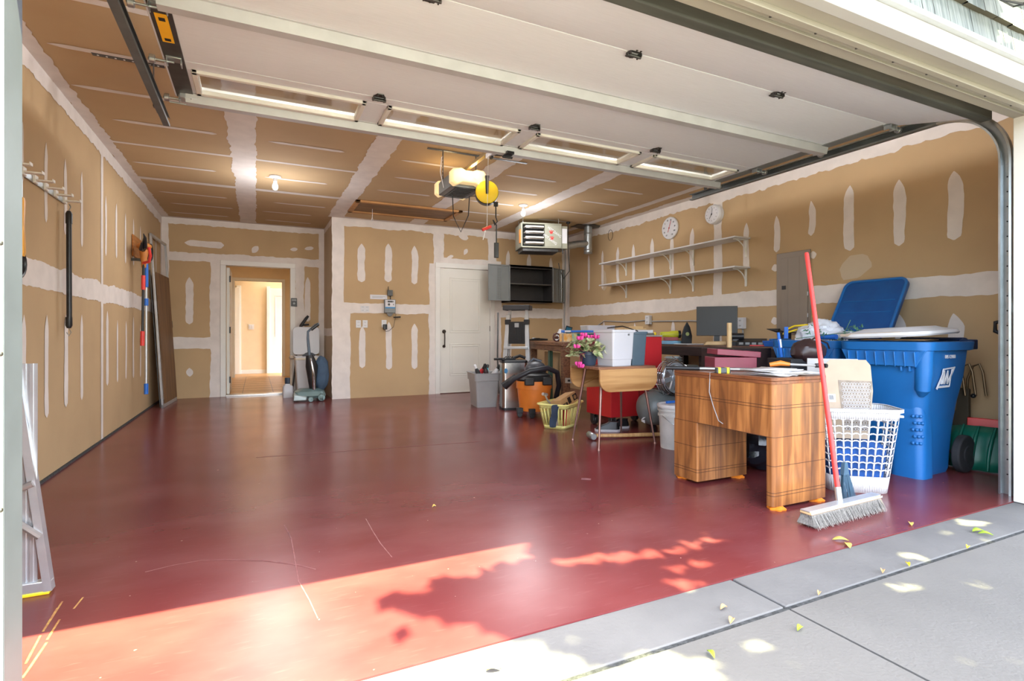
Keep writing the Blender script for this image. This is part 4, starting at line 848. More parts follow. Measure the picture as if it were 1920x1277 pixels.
b = B(); b.rr([(.03, .165, .12, .045), (.60, .165, .12, .045)], n=48); obj('can_body', b, STEEL, sb)
b = B(); b.rr([(.6, .17, .125, .05), (.625, .17, .125, .05), (.635, .155, .11, .045)], n=48); obj('lid', b, BLK, sb)
b = B(); b.rr([(0, .17, .125, .05), (.03, .17, .125, .05)], n=48); obj('base_ring', b, BLK, sb)
b = B(); b.prism([(-.12+.022*math.cos(a*PI/8), .5+.022*math.sin(a*PI/8)*1.5) for a in range(16)], -.001, ax='y', o=-.1205); obj('round_sticker', b, BINK, sb)
b = B(); b.box(-.16, .02, -.05, .05, 0, .02); b.tube([(-.26, -.02, .012), (-.12, -.01, .014)], .016, n=8)
for k in range(4): b.tube([(-.1+k*.03, -.05, .02), (-.09+k*.03, 0, .045), (-.1+k*.03, .05, .02)], .006, n=6)
b.tube([(.0, 0, .02), (.1, .02, .05), (.17, .0, .02)], .02, n=8)
one('black_grill_brush', b, BLK, 'black brush tool lying on top of the steel trash can', 'brush', loc=(2.98, 6.2, .637), rz=-.1, bevel=.003)
ld = thing('step_ladder', 'aluminium step ladder with black plastic top standing behind the steel trash can', 'ladder', (3.31, 6.74, 0), rz=math.radians(-38))
for s in (-1, 1):
    b = B(); L_ = [[(s*(.125+w)+q[0], -.16+q[1], .0) for q in ((-.03, -.02), (.03, -.02), (.03, .02), (-.03, .02))] for w in (.07,)]+[[(s*.13+q[0], .0+q[1], 1.24) for q in ((-.028, -.018), (.028, -.018), (.028, .018), (-.028, .018))]]
    b.loft(L_); obj('side_rail', b, ALU, ld, bevel=.004)
    b = B(); b.box(s*.135-.035, s*.135+.035, -.06, .03, 1.10, 1.17); obj('rail_lock', b, BLK, ld, bevel=.006)
    b = B(); b.loft([[(s*.18+q[0],   .12+q[1], 0) for q in ((-.02, -.015), (.02, -.015), (.02, .015), (-.02, .015))], [(s*.12+q[0], .05+q[1], 1.32) for q in ((-.02, -.015), (.02, -.015), (.02, .015), (-.02, .015))]]); obj('rear_rail', b, ALU, ld)
b = B(); b.box(-.19, .19, -.09, .12, 1.32, 1.335); b.box(-.19, .19, -.10, -.08, 1.30, 1.37); b.box(-.19, .19, .11, .125, 1.30, 1.365); b.box(-.19, -.17, -.10, .12, 1.30, 1.365); b.box(.17, .19, -.10, .12, 1.30, 1.365); obj('top_cap', b, mat('ladder_black', (52, 52, 56), .5), ld, bevel=.005)
b = B(); b.box(-.115, .115, -.05, -.035, .83, 1.14)
for k in range(8): b.box(-.11+k*.029, -.10+k*.029, -.056, -.05, .84, 1.13)
b.box(-.03, .03, -.058, -.05, 1.06, 1.12, 1); obj('black_tray', b, [BLK, GREY], ld, bevel=.004)
for z in (.25, .5, .76): b = B(); b.box(-.17, .17, -.13, -.02, z, z+.035); obj('step', b, ALU, ld, bevel=.004)
b = B(); b.tube([(3.62, 8.1, 1.32), (3.52, 7.9, .6), (3.50, 7.8, 0.012)], .014, n=8)
one('metal_stake', b, DKST, 'thin grey metal bar leaning on the wall between white door and ladder', 'metal bar')
wv = thing('wet_dry_vacuum', 'orange drum wet and dry vacuum with black lid and hose', 'shop vacuum', (2.97, 5.60, 0), rz=math.radians(-15))
b = B(); b.lathe([(.17, .07), (.175, .09), (.20, .33), (.212, .33), (.212, .42), (.20, .425)], 40); obj('drum', b, ORG, wv)
b = B(); b.lathe([(.212, .42), (.218, .44), (.19, .49), (.12, .52)], 36); obj('lid', b, BLK, wv)
b = B(); b.sph((.02, 0, .55), .13, (1, .9, .75), n=12); b.tube([(-.06, .05, .62), (.0, .05, .67), (.10, .05, .64)], .018, n=10); obj('motor_head', b, mat('vac_motor', (70, 74, 82), .35), wv)
b = B(); b.box(.05, .16, -.235, -.19, .38, .47); b.box(-.16, -.05, -.235, -.19, .38, .46); obj('lid_clamp', b, BLK, wv, bevel=.01)
b = B(); b.tube([(-.36, -.14, .38), (-.28, -.20, .46), (-.10, -.25, .55), (.10, -.24, .58), (.24, -.15, .52), (.29, -.05, .36), (.28, .05, .2)], [.03]*7, n=14)
for k in range(26): pass
obj('hose', b, mat('hose_black', (44, 46, 52), .45, var=.1), wv, smooth=60, sub=0)
b = B(); b.tube([(-.26, -.19, .48), (-.38, -.12, .37)], [.034, .05], n=14); obj('wand', b, BLK, wv)
for a in (200, 250, 330, 30):
    b = B(); x, y = .2*math.cos(math.radians(a)), .2*math.sin(math.radians(a)); b.box(x-.035, x+.035, y-.03, y+.03, .05, .11); b.cyl((x, y-.018, .032), (x, y+.018, .032), .032, n=18); obj('caster', b, BLK, wv, bevel=.004)
def lattice(b, levels, n, vpairs, hbands, holes, mi=0, wave=0):
    # wall of a basket: levels interpolated rrect; columns alternate rib / hole
    zs = []
    for a in hbands: zs += a
    def sec(z):
        for i in range(len(levels)-1):
            if levels[i][0] <= z <= levels[i+1][0]+1e-9:
                t = (z-levels[i][0])/(levels[i+1][0]-levels[i][0]); return [levels[i][j]*(1-t)+levels[i+1][j]*t for j in range(4)]
        return levels[-1]
    def pt(u, z):      # u in 0..1 by arc length
        _, hx, hy, r = sec(z); P_ = rrect(hx, hy, r, 64); 
        k = u*len(P_) % len(P_); i = int(k); f = k-i; a, c = P_[i], P_[(i+1) % len(P_)]
        return (a[0]+(c[0]-a[0])*f, a[1]+(c[1]-a[1])*f, z)
    return pt, sec
def basket(b, levels, ncol, rib, zb, mi=0, wave=0):
    # zb: list of (z0, z1, solid?) bands bottom to top
    _, hx0, hy0, r0 = levels[0]
    def perim(z):
        for i in range(len(levels)-1):
            if z <= levels[i+1][0]+1e-9:
                t = max(0, (z-levels[i][0])/(levels[i+1][0]-levels[i][0])); hx, hy, r = [levels[i][j]*(1-t)+levels[i+1][j]*t for j in (1, 2, 3)]; break
        P_ = rrect(hx, hy, r, 64); L = [0]
        for i in range(64): L.append(L[-1]+math.dist(P_[i], P_[(i+1) % 64]))
        return P_, L
    def pt(P_, L, u, z):
        d = (u % 1)*L[-1]; i = 0
        lo, hi = 0, 64
        while hi-lo > 1:
            m = (lo+hi)//2
            if L[m] <= d: lo = m
            else: hi = m
        f = (d-L[lo])/max(1e-9, L[lo+1]-L[lo]); a, c = P_[lo], P_[(lo+1) % 64]
        return (a[0]+(c[0]-a[0])*f, a[1]+(c[1]-a[1])*f, z)
    cols = []
    for k in range(ncol):
        u0 = k/ncol; cols.append((u0, u0+rib/ncol, True)); h0 = u0+rib/ncol; h1 = u0+1/ncol
        for q in range(3): cols.append((h0+(h1-h0)*q/3, h0+(h1-h0)*(q+1)/3, False))
    for z0, z1, solid in zb:
        P0, L0 = perim(z0); P1, L1 = perim(z1)
        for u0, u1, rb in cols:
            if solid or rb:
                w = [wave*math.sin(PI*((u*ncol*1.0 % 1)-rib)/(1-rib)) if (solid == 2 and not (u*ncol % 1) < rib-1e-6) else 0 for u in (u0+1e-5, u1-1e-5)]
                a = pt(P0, L0, u0, z0); c = pt(P0, L0, u1-1e-9, z0); d = pt(P1, L1, u1-1e-9, z1); e = pt(P1, L1, u0, z1)
                b.add([(a[0], a[1], a[2]+w[0]), (c[0], c[1], c[2]+w[1]), (d[0], d[1], d[2]+w[1]), (e[0], e[1], e[2]+w[0])], [(0, 1, 2, 3)], mi)
yb_ = thing('yellow_laundry_basket', 'pale yellow slotted plastic laundry basket holding a cardboard carton and tools', 'basket', (2.88, 4.84, 0), rz=math.radians(35))
lv = [(0, .17, .12, .04), (.25, .225, .165, .06)]
b = B(); basket(b, lv, 36, .42, [(0.002, .035, 1), (.035, .21, 0), (.21, .25, 1)]); obj('basket_wall', b, YELB, yb_, solid=.004)
b = B(); b.rr([(.0, .17, .12, .04), (.006, .17, .12, .04)], n=40); obj('basket_floor', b, YELB, yb_)
b = B(); b.tube([(x, y, .25) for x, y in rrect(.235, .175, .065, 48)], .010, n=8, cl=True); obj('rolled_rim', b, YELB, yb_)
cx, cy = 2.98, 4.86
bx = thing('carton', 'tilted brown carton with black labels lying in the yellow basket', 'box', (2.97, 4.84, .245), rot=(math.radians(-12), math.radians(-16), math.radians(22)))
b = B(); b.box(-.17, .10, -.06, .08, -.02, .085); obj('carton_body', b, CARD, bx, bevel=.003)
b = B(); b.box(.03, .10, -.062, -.061, .0, .065); b.box(-.06, -.01, -.062, -.061, .0, .065); b.box(-.155, -.075, -.062, -.061, -.02, .03); o = obj('black_print', b, INK, bx)
b = B(); b.cyl((.065, -.062, .032), (.065, -.0635, .032), .022, n=20); b.cyl((-.115, -.062, .008), (-.115, -.0635, .008), .018, n=20); obj('round_emblem', b, mat('emblem_tan', (150, 120, 84), .7), bx)
b = B(); b.box(.10, .102, -.04, .05, .01, .07, 0)
for k in range(6): b.box(.102, .103, -.03+k*.012, -.024+k*.012, .02, .06, 1)
obj('address_label', b, [PAPER, BINK], bx)
b = B()
secs = []
for k in range(12):
    z = -.235*k/11; wv_ = .012*math.sin(k*1.1); x_ = .03*k/11; y_ = -.045-.0*k+wv_*.4; secs.append([(-.055-x_-.006*math.sin(k), y_, z), (-x_, y_-.016, z), (.05-x_+.006*math.cos(k), y_, z), (-x_, y_+.012, z)])
b.loft(secs); one('navy_cloth', b, mat('navy_cloth', (48, 58, 76), .9, var=.2, bump=.4), 'dark navy cloth strap draped over front of yellow basket', 'cloth', loc=(2.73, 4.69, .262), rz=-.45, sub=1)
b = B(); b.tube([(0, 0, 0), (-.08, -.02, .07), (-.12, -.03, .14)], .010, n=8); b.tube([(-.08, 0, .13), (-.15, -.04, .145)], .016, n=8); one('claw_hammer', b, ALU, 'small metal tool sticking out over left rim of yellow basket', 'tool', loc=(2.84, 4.92, .2))
for k, (m, dx, dy, lb) in enumerate(((RED, .04, -.06, 'red can low in the yellow basket'), (WPL, -.08, -.03, 'white container low in left of yellow basket'), (ORG, .10, .02, 'orange packet low in right of yellow basket'), (BLUB, -.02, .07, 'blue and white packet on top at back of yellow basket'))):
    b = B(); b.rr([(0, .035, .03, .01), (.17 if k < 3 else .25, .033, .028, .01)], n=20); one('household_item', b, m, lb, 'packet', loc=(2.88+dx, 4.84+dy, .008), rz=.5*k, bevel=.002)
# ------------------------------------------------------------------ red rolling tool cabinet
rc = thing('red_tool_cabinet', 'tall red steel rolling tool cabinet behind the drop-leaf table', 'tool cabinet', (3.55, 4.66, 0))
b = B(); b.box(-.32, .34, -.22, .22, .12, .94); obj('cabinet_body', b, RED, rc, bevel=.006)
b = B(); b.box(-.325, .345, -.225, .225, .94, .955); obj('top_edge', b, GREY, rc, bevel=.003)
b = B(); b.box(.035, .04, -.2215, -.2195, .13, .93); obj('door_gap', b, INK, rc)
for x in (-.26, .28):
    for y in (-.16, .16):
        b = B(); b.cyl((x-.02, y, .05), (x+.02, y, .05), .05, n=20); b.box(x-.03, x-.024, y-.03, y+.03, .04, .12); b.box(x+.024, x+.03, y-.03, y+.03, .04, .12); obj('caster', b, DKST, rc, bevel=.004)
def slab(name, m, label, cat, loc, dims, rz=0, bevel=.003, group=None, rot=None):
    b = B(); b.box(-dims[0]/2, dims[0]/2, -dims[1]/2, dims[1]/2, 0, dims[2]); return one(name, b, m, label, cat, loc=loc, rz=rz, bevel=bevel, group=group, rot=rot)
slab('paper_stack', PAPER, 'stack of white papers on top of the red tool cabinet', 'papers', (3.70, 4.66, .957), (.32, .24, .055), .1)
slab('orange_folder', ORG, 'orange flat folder on front left of the red tool cabinet top', 'folder', (3.42, 4.56, .957), (.24, .16, .022), .05)
b = B(); b.box(-.18, .16, -.06, .06, 0, .016); b.box(.0, .12, -.05, .05, .014, .04); one('wooden_block', b, TANB, 'pale wood offcut resting on papers on the red tool cabinet', 'wood', loc=(3.72, 4.72, 1.013), rz=.15, bevel=.004)
b = B(); b.tube([(0, 0, .014), (.24, 0, .014), (.48, .01, .014)], .010, n=10, mi=0); b.sph((.27, 0, .016), .02, n=8, mi=1); b.sph((.48, .01, .014), .018, n=8, mi=1); one('bar_clamp', b, [GALV, YEL], 'thin steel bar clamp with yellow knobs at front edge of red cabinet top', 'clamp', loc=(3.34, 4.46, .956))
b = B(); b.tube([(3.3, 4.60, 1.03), (3.42, 4.50, 1.05), (3.55, 4.42, 1.0), (3.60, 4.41, .85), (3.58, 4.415, .72)], .006, n=8); one('black_cable', b, BLK, 'black cable hanging down the front of red tool cabinet', 'cable')
# drop-leaf table
dt = thing('drop_leaf_table', 'small wood-laminate drop-leaf table with tapered metal legs, both leaves down', 'table', (2.86, 3.90, 0))
b = B(); b.box(-.30, .30, -.215, .215, .668, .692); obj('table_top', b, WOODT, dt, bevel=.004)
for s in (-1, 1):
    b = B(); pts = [(-.30, 0), (.30, 0)]+[(.30-.11*(1-math.cos(a)), -.09-.10*math.sin(a)) for a in [k*PI/16 for k in range(9)]]+[(-.30+.11*(1-math.cos(a)), -.09-.10*math.sin(a)) for a in [k*PI/16 for k in range(8, -1, -1)]]
    b.prism([(x, z+.672) for x, z in pts], .018, ax='y', o=s*.225-.009); o = obj('drop_leaf', b, WOODO, dt, bevel=.002)
    b = B(); b.box(-.2, -.14, s*.215-.01, s*.215+.01, .662, .668); b.box(.14, .2, s*.215-.01, s*.215+.01, .662, .668); obj('leaf_hinge', b, GALV, dt)
for x, y in ((-.29, -.20), (-.25, .27), (.31, .29), (.32, -.18)):
    b = B(); b.tube([(x*.72, y*.62, .66), (x, y, .012)], [.014, .008], n=12); b.lathe([(.014, 0), (.012, .014)], 12, c=(x, y, 0)); obj('leg', b, mat('leg_bronze', (150, 116, 108), .3, .7), dt)
b = B(); b.tube([(-.22, .12, .55), (.02, -.02, .66)], .004, n=6); b.tube([(-.21, .15, .52), (.05, .0, .66)], .004, n=6); obj('leaf_support_rod', b, mat('brass', (190, 150, 90), .3, .8), dt)
# things on the drop-leaf table
TZ = .693
fpn = thing('potted_cyclamen', 'pink cyclamen in dark blue plastic pot on left end of drop-leaf table', 'plant', (2.655, 3.98, TZ))
b = B(); b.lathe([(.058, 0), (.062, .01), (.078, .09), (.086, .092), (.088, .125), (.080, .125), (.078, .115)], 32); obj('pot', b, NAVY, fpn)
rnd = random.Random(5)
b = B()
for k in range(38):
    a = rnd.uniform(0, 2*PI); r = rnd.uniform(.05, .17); z = .15+rnd.uniform(0, .12)-r*.25; x, y = r*math.cos(a), r*math.sin(a)
    b.tube([(x*.15, y*.15, .11), (x*.6, y*.6, z+.01), (x, y, z)], .0025, n=5)
obj('stem', b, STEMR, fpn)['kind'] = 'stuff'
b = B()
for k in range(150):
    a = rnd.uniform(0, 2*PI); r = rnd.uniform(.03, .19)**1; z = .13+rnd.uniform(0, .13)-r*.3; s = rnd.uniform(.02, .036)
    b.M = Matrix.LocRotScale(Vector((r*math.cos(a), r*math.sin(a), z)), Euler((rnd.uniform(-.9, .9), rnd.uniform(-.9, .9), a)), None)
    n = 10; ring = [(s*math.cos(2*PI*q/n)*(1.15 if q else 1.4), s*.8*math.sin(2*PI*q/n), .004*math.cos(4*PI*q/n)) for q in range(n)]
    b.add([(0, 0, -.006)]+ring, [(0, 1+q, 1+(q+1) % n) for q in range(n)])
b.M = Matrix(); obj('leaves', b, LEAFV, fpn)['kind'] = 'stuff'
for k, (x, y, z) in enumerate(((-.06, -.02, .27), (-.12, -.05, .24), (.02, .0, .25), (.08, -.02, .27), (.13, .02, .28), (.11, -.06, .26), (.05, -.06, .25), (-.16, -.06, .17), (-.15, -.07, .02), (-.13, -.08, .0), (-.02, .04, .26), (.15, -.03, .25))):
    b = B()
    for q in range(5):
        a = q*2*PI/5+k; b.M = Matrix.LocRotScale(Vector((x, y, z)), Euler((0, .5, a)), None); b.sph((.016, 0, .01), .015, (.9, .6, 1.3), n=6)
    b.M = Matrix(); b.tube([(x*.2, y*.2, .10), (x*.9, y*.9, z-.01)] if z > .1 else [(0, -.03, .12), (x*.8, y*.8, .1), (x, y, z)], .002, n=5, mi=1); obj('flower', b, [PINK, STEMR], fpn)
wb = thing('white_plastic_bin', 'tall white plastic bin on the middle of drop-leaf table', 'bin', (2.845, 3.86, TZ), rz=.12)
b = B(); b.rr([(0, .108, .10, .012), (.055, .112, .104, .014), (.057, .116, .108, .014), (.29, .128, .12, .02), (.291, .138, .13, .02), (.312, .138, .13, .02), (.312, .126, .118, .02), (.05, .10, .095, .012)], n=40); obj('bin_body', b, WPLT, wb)
b = B(); b.cyl((.05, -.125, .27), (.05, -.131, .27), .008, n=12); obj('round_button', b, GALV, wb)
gb = thing('slate_plastic_bin', 'slate grey plastic bin beside the white bin on drop-leaf table', 'bin', (3.065, 3.90, TZ), rz=-.08)
b = B(); b.rr([(0, .066, .11, .012), (.275, .082, .125, .018), (.276, .09, .133, .02), (.296, .09, .133, .02), (.296, .08, .123, .018), (.04, .06, .10, .012)], n=40); obj('bin_body', b, SLATE, gb)
# brown workbench at the back
wbk = thing('wooden_workbench', 'brown wooden workbench with thick top in the back corner by ladder', 'workbench', (3.72, 6.2, 0), rz=math.radians(-12.3))
b = B(); b.box(-.30, .34, -.86, .70, .825, .87); obj('bench_top', b, WOODB, wbk, bevel=.004)
b = B(); b.box(-.28, .32, -.84, .68, .755, .825); obj('apron', b, WOODB, wbk, bevel=.003)
for x in (-.23, .27):
    for y in (-.79, .63): b = B(); b.box(x-.045, x+.045, y-.045, y+.045, 0, .755); obj('leg', b, WOODB, wbk, bevel=.004)
b = B(); b.box(-.10, -.08, -.3, .5, .1, .72); obj('hanging_board', b, TANB, wbk)
b = B(); b.box(-.24, -.20, -.2, -.12, .0, .75); obj('green_post', b, mat('green_post', (60, 100, 84), .5), wbk)
# dark bench along right wall
dbn = thing('dark_workbench', 'long dark stained workbench along right wall beneath the shelves', 'workbench', (4.72, 4.35, 0))
b = B(); b.box(-.33, .34, -.90, 1.0, .825, .847); obj('bench_top', b, mat('bench_top_brown', (120, 92, 76), .5, scale=5, stretch=(6, 1, 1), rgb2=(90, 68, 58)), dbn, bevel=.002)
b = B(); b.box(-.335, -.29, -.90, 1.0, .725, .824); b.box(-.29, .34, -.90, -.86, .725, .824); obj('front_rail', b, WOODD, dbn, bevel=.004)
for x in (-.27, .28):
    for y in (-.84, .05, .94): b = B(); b.box(x-.04, x+.04, y-.04, y+.04, 0, .726); obj('leg', b, WOODD, dbn, bevel=.004)
b = B(); b.box(-.20, .30, -.8, .9, .30, .32); obj('lower_shelf', b, WOODD, dbn)
# ------------------------------------------------------------------ compressor, bucket, sledge hammer, shoes
ac = thing('air_compressor', 'grey air compressor with horizontal tank and spoked flywheel behind sewing cabinet', 'air compressor', (3.45, 4.02, 0))
TG = mat('tank_grey', (120, 126, 126), .45, .2, var=.12, scale=4); TG2 = mat('compressor_cast', (140, 150, 152), .4, .5, var=.1)
b = B(); R = .165; cz = .265
b.tube([(-.18, 0, cz), (-.165, 0, cz), (-.13, 0, cz), (-.08, 0, cz), (0, 0, cz), (.72, 0, cz), (.80, 0, cz), (.84, 0, cz)], [.02, .09, .135, .158, R, R, .135, .03], n=36); obj('tank', b, TG, ac)
b = B(); b.cyl((-.168, -.02, cz-.08), (-.165, -.022, cz-.085), .0, .03, n=6); b.prism([(-.02, .13), (.03, .14), (.025, .21), (-.015, .2)], -.002, ax='x', o=-.150); obj('worn_sticker', b, PAPER, ac)
b = B(); b.box(-.02, .6, -.12, .12, .42, .44); b.box(.0, .04, -.10, .10, .36, .44); b.box(.5, .54, -.1, .1, .36, .44); obj('mounting_plate', b, TG, ac, bevel=.004)
b = B(); b.box(.12, .36, -.06, .12, .44, .60); b.cyl((.24, .03, .6), (.24, .03, .75), .07, n=20)
for k in range(6): b.cyl((.24, .03, .62+k*.022), (.24, .03, .63+k*.022), .088, n=20)
b.cyl((.38, .02, .53), (.64, .02, .53), .085, n=24); b.box(.28, .5, -.04, .08, .6, .66); obj('pump_and_motor', b, TG2, ac, bevel=.004)
FX, FYY, FZ = .09, -.15, .56
b = B(); b.tube([(FX+.135*math.cos(k*PI/18), FYY, FZ+.135*math.sin(k*PI/18)) for k in range(36)], .016, n=10, cl=True); b.cyl((FX, FYY-.02, FZ), (FX, FYY+.03, FZ), .032, n=16)
for k in range(6):
    a = k*PI/3+.3; b.M = Matrix.LocRotScale(Vector((FX, FYY, FZ)), Euler((0, a, 0)), None); b.loft([[(-.016, -.012, .02), (.016, -.012, .02), (.016, .012, .02), (-.016, .012, .02)], [(-.024, -.008, .13), (.024, -.008, .13), (.024, .008, .13), (-.024, .008, .13)]])
b.M = Matrix(); obj('flywheel', b, ALU, ac, smooth=40)
b = B()
for r, yy in ((.150, -.03), (.158, -.01), (.166, .015), (.17, .04), (.17, .065)): b.tube([(FX+r*math.cos(k*PI/18)+.0, FYY+yy, FZ+r*math.sin(k*PI/18)) for k in range(-4, 30)], .004, n=6)
for a in range(0, 300, 40): b.tube([(FX+.165*math.cos(math.radians(a)), FYY-.03, FZ+.165*math.sin(math.radians(a))), (FX+.195*math.cos(math.radians(a)), FYY+.065, FZ+.195*math.sin(math.radians(a)))], .004, n=6)
obj('belt_guard', b, CHR, ac)
for x in (.05, .6):
    for y in (-.1, .1): b = B(); b.box(x-.02, x+.02, y-.015, y+.015, 0, .16); obj('foot', b, BLKM, ac)
bk = thing('white_bucket', 'white plastic bucket with lid on floor left of the sewing cabinet', 'bucket', (3.24, 3.52, 0))
b = B(); b.lathe([(.128, 0), (.130, .01), (.142, .27), (.152, .272), (.152, .288), (.144, .29), (.146, .315), (.155, .317), (.155, .33), (.146, .332), (.147, .35)], 40); obj('bucket_body', b, mat('bucket_grey_white', (205, 206, 204), .45), bk)
b = B(); b.lathe([(.158, .345), (.16, .36), (.155, .372), (.145, .372), (.14, .366), (.02, .366)], 40); obj('lid', b, WPL, bk)
b = B(); b.tube([(.152*math.cos(a), .152*math.sin(a)-.004, .28-.10*abs(math.sin((a-PI)*1))) for a in [PI+k*PI/14 for k in range(15)]], .003, n=6); obj('bail_handle', b, GALV, bk)
b = B(); b.box(-.1, .1, -.006, .01, 0, .02); one('blue_lid_strip', b, BLUB, 'thin blue strip lying on the white bucket lid', 'strip', loc=(3.27, 3.56, .374))
sh = thing('sledge_hammer', 'sledge hammer with wooden handle lying on floor beneath drop-leaf table', 'hammer', (2.78, 4.12, .035), rz=math.radians(-15))
b = B(); b.tube([(0, -.07, 0), (0, -.055, 0), (0, .055, 0), (0, .07, 0)], [.026, .033, .033, .026], n=12); obj('head', b, GALV, sh)
b = B(); b.tube([(-.02, 0, 0), (.25, 0, -.008), (.72, 0, -.012), (.76, 0, -.012)], [.015, .018, .019, .02], n=12); obj('handle', b, PINE, sh)
for k, (x, y, rz, lb) in enumerate(((3.16, 4.40, 2.6, 'black and white sneaker under the red tool cabinet, nearer one'), (3.36, 4.50, 2.9, 'black and white sneaker under the red tool cabinet, partly behind table leg'))):
    s = thing('sneaker', lb, 'shoe', (x, y, 0), rz=rz, group='sneakers under the red cabinet')
    b = B(); b.rr([(0, .125, .042, .04), (.022, .128, .045, .042)], n=32); obj('sole', b, WPL, s)
    b = B(); b.loft([[(x_*.95, y_*.9, .022) for x_, y_ in rrect(.125, .044, .04, 32)], [(x_*.9-.01, y_*.85, .05) for x_, y_ in rrect(.12, .042, .04, 32)], [(x_*.5-.045, y_*.7, .08) for x_, y_ in rrect(.12, .042, .04, 32)], [(x_*.42-.06, y_*.6, .095) for x_, y_ in rrect(.12, .042, .04, 32)]]); obj('upper', b, BLK, s)
    b = B()
    for q in range(4): b.tube([(.01+q*.018, -.025, .07-q*.006), (.012+q*.018, 0, .079-q*.007), (.01+q*.018, .025, .07-q*.006)], .003, n=6)
    obj('laces', b, WPL, s)
# ------------------------------------------------------------------ sewing cabinet / small desk
dk = thing('wooden_kneehole_cabinet', 'walnut veneered kneehole sewing cabinet on orange sliders, cluttered top', 'cabinet', (2.55, 2.02, .02))
DX, DY = .45, .775
def rbox(b, x0, x1, y0, y1, z0, z1, r=.03, mi=0, n=28):
    b.loft([[((x0+x1)/2+x, (y0+y1)/2+y, z) for x, y in rrect((x1-x0)/2, (y1-y0)/2, r, n)] for z in (z0, z1)], mi)
b = B(); rbox(b, 0, DX, 0, DY, .382, .672, .022); obj('upper_body', b, VEN, dk)
b = B(); rbox(b, -.004, DX+.004, -.004, DY+.004, .672, .688, .026); rbox(b, .004, DX-.004, .004, DY-.004, .688, .690, .02); rbox(b, -.004, DX+.004, -.004, DY+.004, .690, .708, .026); obj('table_top', b, DTOP, dk, bevel=.003)
b = B(); rbox(b, 0, DX, DY-.215, DY, .0, .382, .012); obj('pedestal', b, VEN, dk)
b = B(); rbox(b, 0, DX, 0, .055, .0, .382, .02); obj('end_panel', b, VEN, dk)
b = B()
def ringline(x0, x1, y0, y1, z, r): rbox(b, x0-.0006, x1+.0006, y0-.0006, y1+.0006, z-.0015, z+.0015, r)
for z in (.553, .537, .380): ringline(0, DX, 0, DY, z, .022)
for z in (.222, .075, .058): ringline(0, DX, DY-.215, DY, z, .012); ringline(0, DX, 0, .055, z, .02)
b.box(.16, .163, DY-.2156, DY-.2, .0, .38); obj('inlay_line', b, GROOVE, dk)
for x, y in ((.05, .02), (.06, DY-.03), (DX-.06, DY-.18), (DX-.06, .03)):
    b = B(); b.loft([[(x+r*(1+.12*math.cos(6*a))*math.cos(a), y+r*(1+.12*math.cos(6*a))*math.sin(a), z) for a in [k*PI/18 for k in range(36)]] for z, r in ((-.02, .044), (-.012, .046), (-.001, .03))]); o = obj('furniture_slider', b, ORGB, dk); o['label'] = 'orange scalloped slider'
DZT = .728
# tabletop clutter
b = B(); b.tube([(0, 0, 0), (.20, 0, 0)], [.0125, .0125], n=12, mi=0); b.tube([(.20, 0, 0), (.62, .0, .0)], .011, n=12, mi=1); b.tube([(-.015, 0, 0), (0, 0, 0)], [.014, .014], n=12, mi=0)
one('reaching_pole', b, [BLK, GALV], 'grey metal pole with black grip lying across back of walnut cabinet', 'pole', loc=(2.50, 2.79, DZT+.014), rz=math.radians(-48))
tp = thing('tape_measure', 'black and yellow tape measure on the walnut cabinet top', 'tape measure', (2.60, 2.42, DZT), rz=math.radians(-25))
b = B(); b.rr([(0, .045, .022, .012), (.034, .043, .02, .012)], n=28); obj('tape_case', b, mat('tape_grey', (66, 72, 74), .5), tp, bevel=.004)
for x in (-.026, .026): b = B(); b.box(x-.008, x+.008, -.0235, .0235, -.0005, .0352); obj('yellow_band', b, YEL, tp, bevel=.002)
rnd = random.Random(11)
for k in range(6):
    b = B(); nx_ = 8; vs = []; 
    for i in range(nx_+1):
        for j in range(3):
            u = i/nx_-.5; vs.append((u*.28, (j/2-.5)*.21, .0015+abs(mnoise.noise((u*3, j, k)))*.012))
    fs = [(i*3+j, i*3+j+1, (i+1)*3+j+1, (i+1)*3+j) for i in range(nx_) for j in range(2)]; b.add(vs, fs)
    lb = ('topmost', 'second from the top', 'third from the top', 'third from the bottom', 'second from the bottom', 'lowest')[5-k]
    one('paper_sheet', b, PAPER, f'white printed sheet, {lb} of the loose pile on the walnut cabinet', 'paper', group='loose papers on the walnut cabinet', loc=(2.76+rnd.uniform(-.03, .04), 2.14+rnd.uniform(-.04, .06), DZT+.001+k*.006), rz=rnd.uniform(-.7, .3), solid=.002)
pn = thing('hand_pruner', 'orange-handled pruning tool lying on the papers of walnut cabinet', 'tool', (2.93, 2.23, DZT+.05), rz=-.7)
b = B(); b.tube([(-.09, .02, 0), (-.03, .01, .012), (.02, 0, .005)], [.013, .017, .01], n=10); obj('orange_handle', b, ORG, pn)
b = B(); b.tube([(.02, 0, .005), (.16, -.0, .0)], .007, n=8); obj('shaft', b, GREY, pn)
b = B(); b.tube([(.16, 0, 0), (.20, .01, .0), (.22, -.01, 0)], .013, n=8); obj('jaw', b, BLK, pn)
b = B(); b.tube([(2.548, 2.47, DZT), (2.546, 2.475, DZT-.12), (2.545, 2.44, .52), (2.545, 2.40, .44), (2.55, 2.37, .425)], .0028, n=6); b.tube([(2.60, 2.48, DZT+.003), (2.548, 2.47, DZT+.001)], .0028, n=6)
one('dangling_string', b, GREY, 'thin grey cord dangling over the side of walnut cabinet', 'cord')
mb = thing('maroon_box', 'maroon lidded storage box, lid ajar, behind the walnut cabinet papers', 'box', (3.36, 3.06, .48), rz=math.radians(-28))
b = B(); b.box(-.15, .17, -.11, .13, .0, .31); obj('box_base', b, MAR, mb, bevel=.004)
b = B(); b.M = Matrix.Rotation(math.radians(4), 4, 'Y'); b.box(-.155, .175, -.115, .135, .32, .365); obj('lid', b, MAR, mb, bevel=.004)
